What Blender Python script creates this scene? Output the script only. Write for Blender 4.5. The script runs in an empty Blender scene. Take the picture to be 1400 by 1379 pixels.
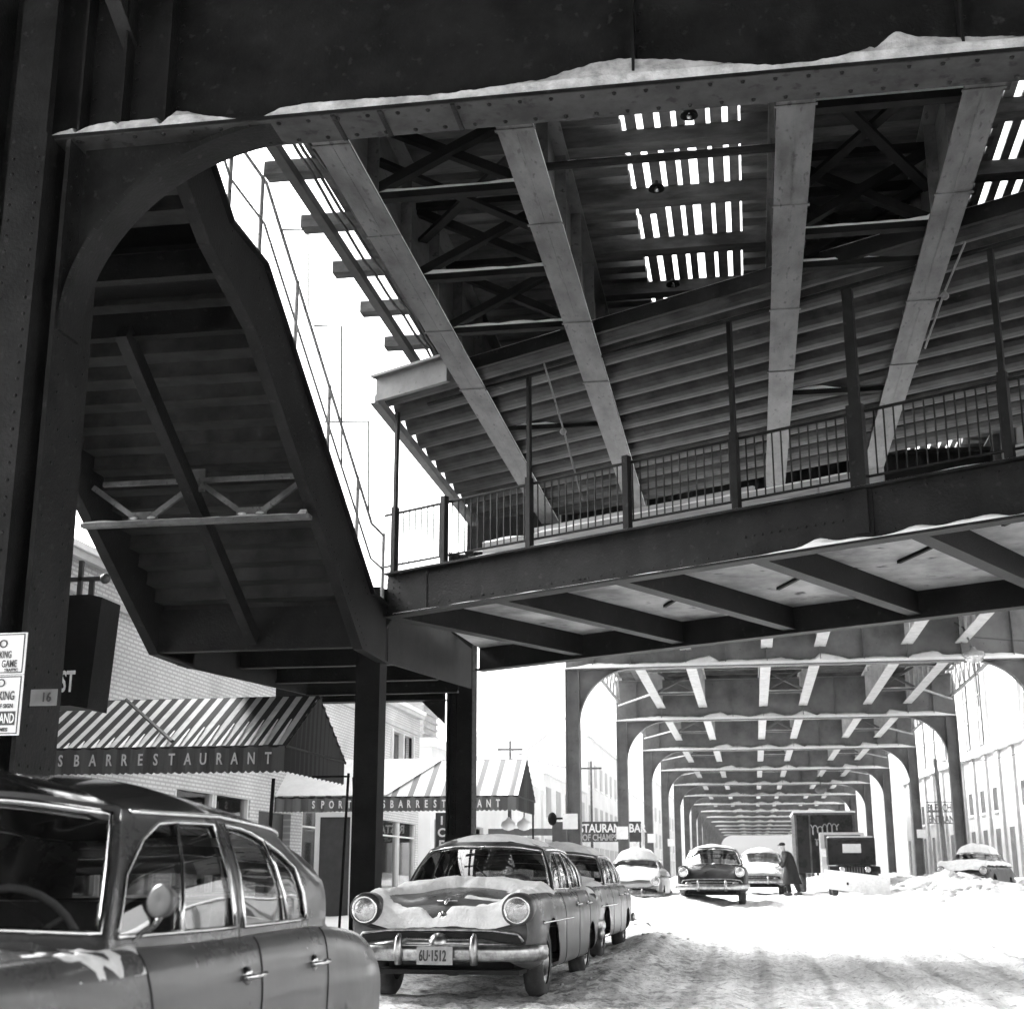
import bpy, math, random
from math import sin, cos, radians, pi, atan, atan2, hypot, sqrt, exp
from mathutils import Vector, Matrix, noise
random.seed(7)
S = bpy.context.scene
C = S.collection
R = radians
# ------------------------------------------------------------------ camera
F = 1900.0
pitch = atan(507 / F)
yaw = atan(331 / hypot(F, 507))
cam_d = bpy.data.cameras.new('camera')
cam = bpy.data.objects.new('camera', cam_d)
C.objects.link(cam)
cam_d.sensor_width = 36
cam_d.lens = F / 1400 * 36
cam_d.clip_start = 0.1
cam_d.clip_end = 5000
cam.location = (0, 0, 0)
cam.rotation_euler = (pi / 2 + pitch, 0, yaw)
S.camera = cam
cam_d.dof.use_dof = True
cam_d.dof.focus_distance = 15.5
cam_d.dof.aperture_fstop = 4.0

# ------------------------------------------------------------------ helpers
ORG = {}

def tag(o, label=None, cat=None, group=None, kind=None):
    if label: o['label'] = label
    if cat: o['category'] = cat
    if group: o['group'] = group
    if kind: o['kind'] = kind
    return o

def thing(name, loc, label, cat, group=None, rz=0.0):
    o = bpy.data.objects.new(name, None)
    C.objects.link(o)
    o.empty_display_size = 0.2
    o.location = loc
    o.rotation_euler = (0, 0, rz)
    ORG[o.name] = Matrix.Translation(Vector(loc)) @ Matrix.Rotation(rz, 4, 'Z')
    return tag(o, label, cat, group)

def origin_of(o):
    while o.parent: o = o.parent
    return ORG.get(o.name, Matrix.Identity(4))

class MB:
    def __init__(s):
        s.v = []; s.f = []; s.smooth = False
    def add(s, vs, fs):
        k = len(s.v)
        s.v.extend([tuple(p) for p in vs])
        s.f.extend([tuple(k + i for i in f) for f in fs])
        return s
    def box(s, x0, x1, y0, y1, z0, z1):
        v = [(x, y, z) for z in (z0, z1) for y in (y0, y1) for x in (x0, x1)]
        return s.add(v, [(0, 2, 3, 1), (4, 5, 7, 6), (0, 1, 5, 4), (2, 6, 7, 3), (0, 4, 6, 2), (1, 3, 7, 5)])
    def bar(s, p, q, w, h, up=(0, 0, 1)):
        p = Vector(p); q = Vector(q); d = (q - p).normalized(); upv = Vector(up)
        if abs(d.dot(upv)) > .98: upv = Vector((0, 1, 0))
        a = d.cross(upv).normalized() * (w / 2); b = a.cross(d).normalized() * (h / 2)
        vs = []
        for c in (p, q):
            vs += [c - a - b, c + a - b, c + a + b, c - a + b]
        return s.add(vs, [(0, 3, 2, 1), (4, 5, 6, 7), (0, 1, 5, 4), (1, 2, 6, 5), (2, 3, 7, 6), (3, 0, 4, 7)])
    def tube(s, pts, r, n=8, closed=False, ry=None, caps=True):
        pts = [Vector(p) for p in pts]; m = len(pts); rings = []
        prev = None
        for i, p in enumerate(pts):
            if closed: d = pts[(i + 1) % m] - pts[i - 1]
            else: d = pts[min(i + 1, m - 1)] - pts[max(i - 1, 0)]
            d = d.normalized() if d.length > 1e-9 else Vector((0, 0, 1))
            u = Vector((0, 0, 1)) if prev is None else prev
            if abs(d.dot(u)) > .97 and prev is None: u = Vector((1, 0, 0))
            a = (u - d * u.dot(d)).normalized(); prev = a; b = d.cross(a)
            rr = r[i] if isinstance(r, (list, tuple)) else r
            r2 = (ry if ry else rr)
            rings.append([p + a * (cos(2 * pi * k / n) * rr) + b * (sin(2 * pi * k / n) * r2) for k in range(n)])
        vs = [q for g in rings for q in g]; fs = []
        for i in range(m if closed else m - 1):
            j = (i + 1) % m
            for k in range(n):
                l = (k + 1) % n
                fs.append((i * n + k, i * n + l, j * n + l, j * n + k))
        if not closed and caps:
            fs.append(tuple(range(n - 1, -1, -1))); fs.append(tuple((m - 1) * n + k for k in range(n)))
        return s.add(vs, fs)
    def prism(s, poly, axis, a, b):
        # poly in the plane normal to axis ('X': (y,z), 'Y': (x,z), 'Z': (x,y))
        def mk(p, t):
            if axis == 'X': return (t, p[0], p[1])
            if axis == 'Y': return (p[0], t, p[1])
            return (p[0], p[1], t)
        n = len(poly)
        vs = [mk(p, a) for p in poly] + [mk(p, b) for p in poly]
        fs = [tuple(range(n)), tuple(range(2 * n - 1, n - 1, -1))]
        fs += [(i, i + n, (i + 1) % n + n, (i + 1) % n) for i in range(n)]
        return s.add(vs, fs)
    def strip(s, lo, hi):
        n = len(lo)
        return s.add(list(lo) + list(hi), [(i, i + 1, n + i + 1, n + i) for i in range(n - 1)])
    def dome(s, c, r, axis=(0, 0, -1), n=6, h=None):
        c = Vector(c); ax = Vector(axis).normalized(); h = h or r * .6
        t = Vector((1, 0, 0)) if abs(ax.x) < .9 else Vector((0, 1, 0))
        a = ax.cross(t).normalized(); b = ax.cross(a)
        vs = [c + a * cos(2 * pi * k / n) * r + b * sin(2 * pi * k / n) * r for k in range(n)]
        vs += [c + ax * h * .75 + (a * cos(2 * pi * k / n) + b * sin(2 * pi * k / n)) * r * .6 for k in range(n)]
        vs += [c + ax * h]
        fs = [(k, (k + 1) % n, n + (k + 1) % n, n + k) for k in range(n)] + [(n + k, n + (k + 1) % n, 2 * n) for k in range(n)]
        return s.add(vs, fs)
    def ball(s, c, r, nu=12, nv=8, sc=(1, 1, 1)):
        vs = []; fs = []
        for i in range(nv + 1):
            t = pi * i / nv
            for k in range(nu):
                p = 2 * pi * k / nu
                vs.append((c[0] + r * sc[0] * sin(t) * cos(p), c[1] + r * sc[1] * sin(t) * sin(p), c[2] + r * sc[2] * cos(t)))
        for i in range(nv):
            for k in range(nu):
                l = (k + 1) % nu
                fs.append((i * nu + k, i * nu + l, (i + 1) * nu + l, (i + 1) * nu + k))
        return s.add(vs, fs)
    def lathe(s, c, ax, prof, n=20):
        c = Vector(c); ax = Vector(ax).normalized()
        t = Vector((0, 0, 1)) if abs(ax.z) < .9 else Vector((1, 0, 0))
        a = ax.cross(t).normalized(); b = ax.cross(a)
        vs = []; fs = []
        for (r, h) in prof:
            for k in range(n):
                q = 2 * pi * k / n
                vs.append(c + ax * h + (a * cos(q) + b * sin(q)) * r)
        for i in range(len(prof) - 1):
            for k in range(n):
                l = (k + 1) % n
                fs.append((i * n + k, i * n + l, (i + 1) * n + l, (i + 1) * n + k))
        return s.add(vs, fs)
    def build(s, name, mat, parent=None, smooth=False, world=True, loc=None):
        me = bpy.data.meshes.new(name)
        vs = s.v
        if parent is not None and world:
            inv = origin_of(parent).inverted()
            vs = [tuple(inv @ Vector(p)) for p in vs]
        me.from_pydata(vs, [], s.f)
        me.update()
        me.materials.append(mat)
        if smooth: me.polygons.foreach_set('use_smooth', [True] * len(me.polygons))
        o = bpy.data.objects.new(name, me)
        C.objects.link(o)
        if parent is not None: o.parent = parent
        if loc: o.location = loc
        return o

def copy_tree(o, parent=None):
    c = o.copy(); C.objects.link(c)
    if parent is not None: c.parent = parent
    for ch in list(o.children): copy_tree(ch, c)
    return c

def text(s, size, loc, mat, parent, rot=(pi / 2, 0, 0), name='lettering', ext=.004, align='LEFT', bold=.0, sx=1.0):
    cu = bpy.data.curves.new('lettering', 'FONT')
    cu.body = s; cu.size = size; cu.extrude = ext; cu.offset = bold; cu.align_x = align
    cu.resolution_u = 3
    to = bpy.data.objects.new('tmp_text', cu)
    me = bpy.data.meshes.new_from_object(to)
    bpy.data.objects.remove(to)
    M = Matrix.Translation(Vector(loc)) @ Matrix.Rotation(rot[2], 4, 'Z') @ Matrix.Rotation(rot[0], 4, 'X') @ Matrix.Diagonal((sx, 1, 1, 1))
    if parent is not None: M = origin_of(parent).inverted() @ M
    me.transform(M)
    me.materials.clear(); me.materials.append(mat)
    me.name = name
    o = bpy.data.objects.new(name, me); C.objects.link(o)
    if parent is not None: o.parent = parent
    return o

def fit_x(o, w):
    xs_ = [v.co.x for v in o.data.vertices]; a, b2 = min(xs_), max(xs_)
    for v in o.data.vertices: v.co.x = a + (v.co.x - a) * w / (b2 - a)

def colx(px, Y, row=1050): # world X of a picture column for a plane Y
    a = (px - 700) / F; fw = Vector((-sin(yaw) * cos(pitch), cos(yaw) * cos(pitch), sin(pitch))); rt = Vector((cos(yaw), sin(yaw), 0)); up = rt.cross(fw)
    d = fw + rt * a + up * (-(row - 690) / F); return d.x * Y / d.y

# ------------------------------------------------------------------ materials
def g3(v): return (v, v, v, 1)

def material(name, c0, c1=None, rough=.7, scale=3.0, metal=0.0, bump=0.0, bscale=40, spec=.5, detail=6, thr=(.35, .65), stretch=(1, 1, 1), coat=0, spots=None):
    m = bpy.data.materials.new(name); m.use_nodes = True
    nt = m.node_tree; b = nt.nodes['Principled BSDF']
    b.inputs['Roughness'].default_value = rough
    b.inputs['Metallic'].default_value = metal
    b.inputs['Specular IOR Level'].default_value = spec
    if coat: b.inputs['Coat Weight'].default_value = coat; b.inputs['Coat Roughness'].default_value = .08
    tc = nt.nodes.new('ShaderNodeTexCoord'); mp = nt.nodes.new('ShaderNodeMapping')
    mp.inputs['Scale'].default_value = stretch
    nt.links.new(tc.outputs['Object'], mp.inputs['Vector'])
    if c1 is None: b.inputs['Base Color'].default_value = g3(c0)
    else:
        n = nt.nodes.new('ShaderNodeTexNoise'); n.inputs['Scale'].default_value = scale; n.inputs['Detail'].default_value = detail
        n.inputs['Roughness'].default_value = .65
        r = nt.nodes.new('ShaderNodeValToRGB')
        r.color_ramp.elements[0].position = thr[0]; r.color_ramp.elements[0].color = g3(c0)
        r.color_ramp.elements[1].position = thr[1]; r.color_ramp.elements[1].color = g3(c1)
        nt.links.new(mp.outputs[0], n.inputs['Vector']); nt.links.new(n.outputs['Fac'], r.inputs['Fac'])
        out = r.outputs['Color']
        if spots:
            n2 = nt.nodes.new('ShaderNodeTexNoise'); n2.inputs['Scale'].default_value = spots[0]; n2.inputs['Detail'].default_value = 8
            r2 = nt.nodes.new('ShaderNodeValToRGB')
            r2.color_ramp.elements[0].position = spots[1]; r2.color_ramp.elements[0].color = g3(0)
            r2.color_ramp.elements[1].position = spots[1] + .08; r2.color_ramp.elements[1].color = g3(1)
            nt.links.new(mp.outputs[0], n2.inputs['Vector']); nt.links.new(n2.outputs['Fac'], r2.inputs['Fac'])
            mx = nt.nodes.new('ShaderNodeMix'); mx.data_type = 'RGBA'
            nt.links.new(r2.outputs['Color'], mx.inputs[0]); nt.links.new(out, mx.inputs[6]); mx.inputs[7].default_value = g3(spots[2])
            out = mx.outputs[2]
        nt.links.new(out, b.inputs['Base Color'])
    if bump:
        n = nt.nodes.new('ShaderNodeTexNoise'); n.inputs['Scale'].default_value = bscale; n.inputs['Detail'].default_value = 5
        bp = nt.nodes.new('ShaderNodeBump'); bp.inputs['Strength'].default_value = bump; bp.inputs['Distance'].default_value = .02
        nt.links.new(mp.outputs[0], n.inputs['Vector']); nt.links.new(n.outputs['Fac'], bp.inputs['Height']); nt.links.new(bp.outputs[0], b.inputs['Normal'])
    return m

def stripes(name, axis, period, duty, ca, cb, rough=.9, offset=0.0, noise_amt=.25):
    m = bpy.data.materials.new(name); m.use_nodes = True; nt = m.node_tree; b = nt.nodes['Principled BSDF']
    b.inputs['Roughness'].default_value = rough
    tc = nt.nodes.new('ShaderNodeTexCoord'); sp = nt.nodes.new('ShaderNodeSeparateXYZ'); nt.links.new(tc.outputs['Object'], sp.inputs[0])
    def M(op, a, b2):
        n = nt.nodes.new('ShaderNodeMath'); n.operation = op
        for i, q in enumerate((a, b2)):
            if isinstance(q, (int, float)): n.inputs[i].default_value = q
            else: nt.links.new(q, n.inputs[i])
        return n.outputs[0]
    t = M('ADD', sp.outputs[axis], offset); t = M('DIVIDE', t, period); t = M('FRACT', t, 0); t = M('LESS_THAN', t, duty)
    mx = nt.nodes.new('ShaderNodeMix'); mx.data_type = 'RGBA'; nt.links.new(t, mx.inputs[0])
    mx.inputs[6].default_value = g3(ca); mx.inputs[7].default_value = g3(cb)
    n = nt.nodes.new('ShaderNodeTexNoise'); n.inputs['Scale'].default_value = 5; n.inputs['Detail'].default_value = 8
    nt.links.new(tc.outputs['Object'], n.inputs['Vector'])
    m2 = nt.nodes.new('ShaderNodeMix'); m2.data_type = 'RGBA'; m2.blend_type = 'MULTIPLY'; m2.inputs[0].default_value = noise_amt
    nt.links.new(mx.outputs[2], m2.inputs[6]); nt.links.new(n.outputs['Fac'], m2.inputs[7])
    nt.links.new(m2.outputs[2], b.inputs['Base Color'])
    return m

def brick(name, c1, c2, cm, scale=1.0, bw=.5, rh=.2, axis='X'):
    m = bpy.data.materials.new(name); m.use_nodes = True; nt = m.node_tree; b = nt.nodes['Principled BSDF']
    b.inputs['Roughness'].default_value = .9
    tc = nt.nodes.new('ShaderNodeTexCoord'); sp = nt.nodes.new('ShaderNodeSeparateXYZ'); cb = nt.nodes.new('ShaderNodeCombineXYZ')
    nt.links.new(tc.outputs['Object'], sp.inputs[0])
    nt.links.new(sp.outputs[1 if axis == 'X' else 0], cb.inputs[0]); nt.links.new(sp.outputs[2], cb.inputs[1])
    t = nt.nodes.new('ShaderNodeTexBrick'); t.inputs['Scale'].default_value = scale
    t.inputs['Brick Width'].default_value = bw; t.inputs['Row Height'].default_value = rh; t.inputs['Mortar Size'].default_value = .02
    t.inputs['Color1'].default_value = g3(c1); t.inputs['Color2'].default_value = g3(c2); t.inputs['Mortar'].default_value = g3(cm)
    nt.links.new(cb.outputs[0], t.inputs['Vector'])
    n = nt.nodes.new('ShaderNodeTexNoise'); n.inputs['Scale'].default_value = .7; n.inputs['Detail'].default_value = 9
    nt.links.new(tc.outputs['Object'], n.inputs['Vector'])
    r = nt.nodes.new('ShaderNodeMapRange'); r.inputs[1].default_value = .3; r.inputs[2].default_value = .7; r.inputs[3].default_value = .7; r.inputs[4].default_value = 1
    nt.links.new(n.outputs['Fac'], r.inputs[0])
    m2 = nt.nodes.new('ShaderNodeMix'); m2.data_type = 'RGBA'; m2.blend_type = 'MULTIPLY'; m2.inputs[0].default_value = 1
    nt.links.new(t.outputs[0], m2.inputs[6]); nt.links.new(r.outputs[0], m2.inputs[7])
    nt.links.new(m2.outputs[2], b.inputs['Base Color'])
    return m

def glass(name, tint=.25, rough=.02, ior=1.5, gloss=None):
    m = bpy.data.materials.new(name); m.use_nodes = True; nt = m.node_tree
    for n in list(nt.nodes):
        if n.type != 'OUTPUT_MATERIAL': nt.nodes.remove(n)
    out = nt.nodes['Material Output']
    tr = nt.nodes.new('ShaderNodeBsdfTransparent'); tr.inputs[0].default_value = g3(tint)
    gl = nt.nodes.new('ShaderNodeBsdfGlossy'); gl.inputs['Roughness'].default_value = rough; gl.inputs[0].default_value = g3(.9)
    fr = nt.nodes.new('ShaderNodeFresnel'); fr.inputs[0].default_value = ior
    mx = nt.nodes.new('ShaderNodeMixShader')
    if gloss is None: nt.links.new(fr.outputs[0], mx.inputs[0])
    else:
        mr = nt.nodes.new('ShaderNodeMath'); mr.operation = 'MAXIMUM'; mr.inputs[1].default_value = gloss
        nt.links.new(fr.outputs[0], mr.inputs[0]); nt.links.new(mr.outputs[0], mx.inputs[0])
    nt.links.new(tr.outputs[0], mx.inputs[1]); nt.links.new(gl.outputs[0], mx.inputs[2]); nt.links.new(mx.outputs[0], out.inputs[0])
    return m

M = {}
M['steel'] = material('painted_steel', .085, .15, rough=.55, scale=1.4, bump=.15, bscale=30, spots=(9, .66, .035), spec=.2)  # far bents' tone, lifted to take over part of the distance haze
M['steel_near'] = material('shade_toned_steel', .004, .013, rough=.55, scale=2.2, bump=.25, bscale=35, spots=(11, .62, .022), spec=.12)  # near copy of the viaduct steel, darkened to carry the overhead shade
M['steel_dark'] = material('deep_shade_steel', .003, .009, rough=.65, spec=.08, scale=2, bump=.2, bscale=30)  # darkest copy: deep shade of the near structure put into the colour
M['steel_light'] = material('pale_steel', .17, .32, rough=.5, scale=3, bump=.12, bscale=60, spots=(18, .62, .07), stretch=(1, .35, 1))  # paler tone of the steel; the handrails use it for sky glare
M['girder_near'] = material('scuffed_shaded_steel', .045, .13, rough=.5, scale=3, bump=.15, bscale=60, spots=(16, .6, .03), stretch=(1, .35, 1))  # darker girder copy for the near bay, its shade in the colour
M['girder_far'] = material('bounce_lit_steel', .34, .5, rough=.6, scale=3, bump=.12, bscale=60, spots=(10, .64, .15))  # paler girder copy: light bounced from the snow below is painted in
M['timber'] = material('creosoted_timber', .035, .12, rough=.9, scale=5, bump=.4, bscale=20, stretch=(.3, 1, 1))
M['deck_board'] = material('grey_board', .10, .2, rough=.9, scale=4, bump=.3, bscale=15)
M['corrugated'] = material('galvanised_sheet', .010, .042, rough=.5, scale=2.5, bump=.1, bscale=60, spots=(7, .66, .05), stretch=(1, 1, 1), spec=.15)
M['concrete'] = material('stained_concrete', .2, .5, rough=.9, scale=1.3, detail=10, bump=.2, bscale=25, spots=(2.3, .62, .07))
M['plank'] = material('weathered_plank', .25, .42, rough=.85, scale=6, bump=.2, bscale=20, stretch=(.3, .3, 3))
M['snow'] = material('snow', .74, .82, rough=.8, scale=6, bump=.35, bscale=18, spec=.3)
M['snow_dirty_shaded'] = material('grey_snow', .3, .62, rough=.85, scale=5, bump=.5, bscale=30, spec=.2)  # serves the dirty lumps and the shade-darkened near ledge
M['chrome'] = material('chrome', .62, .8, rough=.12, metal=1, scale=8)
M['chrome_dull'] = material('salt_dulled_chrome', .2, .5, rough=.28, metal=1, scale=12)
M['rubber'] = material('tyre_rubber', .025, .06, rough=.8, scale=10)
M['black'] = material('black_cavity', .01, .02, rough=.9, scale=4)
M['cloth_dark'] = material('dark_upholstery', .03, .05, rough=.9, scale=20)
M['glass'] = glass('car_glass', .6, ior=1.6, gloss=.2)
M['glass_dark'] = glass('dark_car_glass', .35, ior=1.6, gloss=.15)
M['lens'] = material('lamp_lens', .35, .6, rough=.18, scale=25, metal=.75, coat=1, bump=.5, bscale=30)
M['sign_white'] = material('enamel_white', .6, .72, rough=.4, scale=4)
M['sign_dark'] = material('enamel_dark', .03, .05, rough=.5, scale=4)
M['cream'] = material('cream_lettering', .28, .4, rough=.8, scale=10)
M['white_letter'] = material('white_lettering', .7, .8, rough=.8, scale=10)
M['wire'] = material('cable_black', .02, .04, rough=.6, scale=5)
M['stucco'] = material('pale_render', .38, .52, rough=.9, scale=1.2, detail=9, bump=.1, spots=(3, .68, .3))
M['far_pane'] = material('far_window_pane', .22, .36, rough=.4, scale=.8)
M['far_wall'] = material('far_wall', .6, .75, rough=.9, scale=.4, detail=9)
M['brick_white'] = brick('pale_brick', .72, .66, .45, 1, .24, .08)  # near-white brick with greyer mortar
M['curtain'] = material('window_curtain', .4, .7, rough=.9, scale=3, stretch=(1, 6, .3))
M['shop_glass'] = glass('shop_glass', .75, ior=1.5, gloss=.12)
M['door_dark'] = material('dark_door', .03, .05, rough=.6, scale=4)
M['window_dark'] = material('window_glass_dark', .04, .14, rough=.2, scale=.8, spec=.35)
M['skin'] = material('skin', .3, .36, rough=.6, scale=9)
M['coat'] = material('wool_coat', .003, .007, rough=.95, scale=12)

def carpaint(name, c0, c1, dirt=.25):
    m = material(name, c0, c1, rough=.28, scale=1.2, spec=(.3 if c0 > .04 else .18), coat=(.22 if c0 > .04 else .06), detail=9)
    nt = m.node_tree; b = nt.nodes['Principled BSDF']
    # road salt film: an irregular pale coating, thicker low down on the panels
    tc = nt.nodes.new('ShaderNodeTexCoord'); n = nt.nodes.new('ShaderNodeTexNoise'); n.inputs['Scale'].default_value = 2.2; n.inputs['Detail'].default_value = 12; n.inputs['Roughness'].default_value = .7
    nt.links.new(tc.outputs['Object'], n.inputs['Vector'])
    sp = nt.nodes.new('ShaderNodeSeparateXYZ'); nt.links.new(tc.outputs['Object'], sp.inputs[0])
    mr = nt.nodes.new('ShaderNodeMapRange'); mr.inputs[1].default_value = .95; mr.inputs[2].default_value = .3; mr.inputs[3].default_value = 0; mr.inputs[4].default_value = .35
    nt.links.new(sp.outputs[2], mr.inputs[0])
    ad = nt.nodes.new('ShaderNodeMath'); ad.operation = 'ADD'; nt.links.new(n.outputs['Fac'], ad.inputs[0]); nt.links.new(mr.outputs[0], ad.inputs[1])
    r = nt.nodes.new('ShaderNodeMapRange'); r.inputs[1].default_value = .5; r.inputs[2].default_value = .95; r.inputs[3].default_value = 0; r.inputs[4].default_value = dirt * 2
    nt.links.new(ad.outputs[0], r.inputs[0])
    old = b.inputs['Base Color'].links[0].from_socket
    mx = nt.nodes.new('ShaderNodeMix'); mx.data_type = 'RGBA'; nt.links.new(r.outputs[0], mx.inputs[0]); nt.links.new(old, mx.inputs[6]); mx.inputs[7].default_value = g3(.38)
    nt.links.new(mx.outputs[2], b.inputs['Base Color'])
    r2 = nt.nodes.new('ShaderNodeMapRange'); r2.inputs[1].default_value = .45; r2.inputs[2].default_value = .9; r2.inputs[3].default_value = .26; r2.inputs[4].default_value = .7
    nt.links.new(ad.outputs[0], r2.inputs[0]); nt.links.new(r2.outputs[0], b.inputs['Roughness'])
    return m
M['paint_mid'] = carpaint('grey_car_paint', .055, .085, .17)
M['paint_dark'] = carpaint('dark_car_paint', .025, .04, .2)
M['paint_black'] = carpaint('black_car_paint', .006, .012, .05)
M['roof_black'] = material('glossy_black_roof', .004, .007, rough=.09, scale=3, spec=.45, coat=.4, bump=.02, bscale=5)
M['paint_white'] = carpaint('pale_car_paint', .5, .6, .2)

M['tread'] = material('tread_steel', .016, .04, rough=.7, scale=3, spec=.15)  # tread tone, lighter than the other near steel

# ------------------------------------------------------------------ terrain
def base_z(y):
    pts = [(-60, -1.2), (22, -1.2), (30, -1.02), (40, -.8), (50, -.66), (70, -.6), (900, -.6)]
    for (a, za), (b, zb) in zip(pts, pts[1:]):
        if y <= b:
            t = max(0, min(1, (y - a) / (b - a))); return za + (zb - za) * t
    return -.6

def bell(v, c, w): return exp(-((v - c) / w) ** 2)

def ground_z(x, y, fine=True):
    z = base_z(y)
    # ploughed ridge along the parked cars and banks of snow by the columns
    n1 = noise.noise(Vector((x * .5, y * .35, 3))); n2 = noise.noise(Vector((x * 1.7, y * 1.3, 9)))
    a = min(1, max(0, (y - 12) / 6)) * (1 - min(1, max(0, (y - 60) / 30)))
    z += a * bell(x, -1.65, .55) * (.16 + .10 * n1 + .05 * n2) if y < 27 else a * bell(x, -2.0, .8) * (.22 + .12 * n1)
    z += bell(x, -5.1, .75) * (.22 + .2 * n1 + .08 * n2) * (1 if y > 9 else 0)
    b = min(1, max(0, (y - 30) / 8)) * (1 - min(1, max(0, (y - 140) / 60)))
    z += b * bell(x, 6.6, 1.9) * (.55 + .45 * n1 + .14 * n2)
    if x > 9.5: z += b * (.35 + .25 * n1)
    if -7.5 < x < -1.6 and 36 < y < 130: z += (.28 + .2 * n1) * bell(x, -4.3, 1.1)
    if fine and -6 < x < 12 and y < 60:
        for c0, w, d in ((-.45, .16, .045), (.95, .16, .05), (2.35, .2, .045), (3.8, .2, .05), (.2, .12, .02), (1.6, .1, .03), (5.0, .3, .04)):
            cc = c0 + .45 * sin(y * .13 + c0 * .4) + .06 * noise.noise(Vector((c0 * 3, y * .5, 0)))
            z -= 1.0 * d * bell(x, cc, w) * (1 + .6 * n2) - .35 * d * (bell(x, cc - w * 1.7, w * .5) + bell(x, cc + w * 1.7, w * .5))
        z += .045 * noise.noise(Vector((x * 5, y * 3, 1))) + .034 * noise.noise(Vector((x * 12, y * 8, 5))) + .04 * noise.noise(Vector((x * 1.1, y * .8, 15)))
    return z

def frange(a, b, d):
    r = []; v = a
    while v < b - 1e-6: r.append(v); v += d
    return r

xs = [-500, -200, -90, -50, -30, -20, -14] + frange(-12, -6.2, .3) + frange(-6.2, 7, .085) + frange(7, 16, .4) + [16, 22, 30, 50, 90, 200, 500]
ys = [-300, -100, -50, -25, -12] + frange(-6, 11, .6) + frange(11, 26, .1) + frange(26, 46, .22) + frange(46, 80, .6) + frange(80, 150, 2.5) + frange(150, 250, 10) + [250, 320, 500, 900]
gm = MB(); nx = len(xs)
gm.v = [(x, y, ground_z(x, y)) for y in ys for x in xs]
gm.f = [(j * nx + i, j * nx + i + 1, (j + 1) * nx + i + 1, (j + 1) * nx + i) for j in range(len(ys) - 1) for i in range(nx - 1)]

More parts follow.
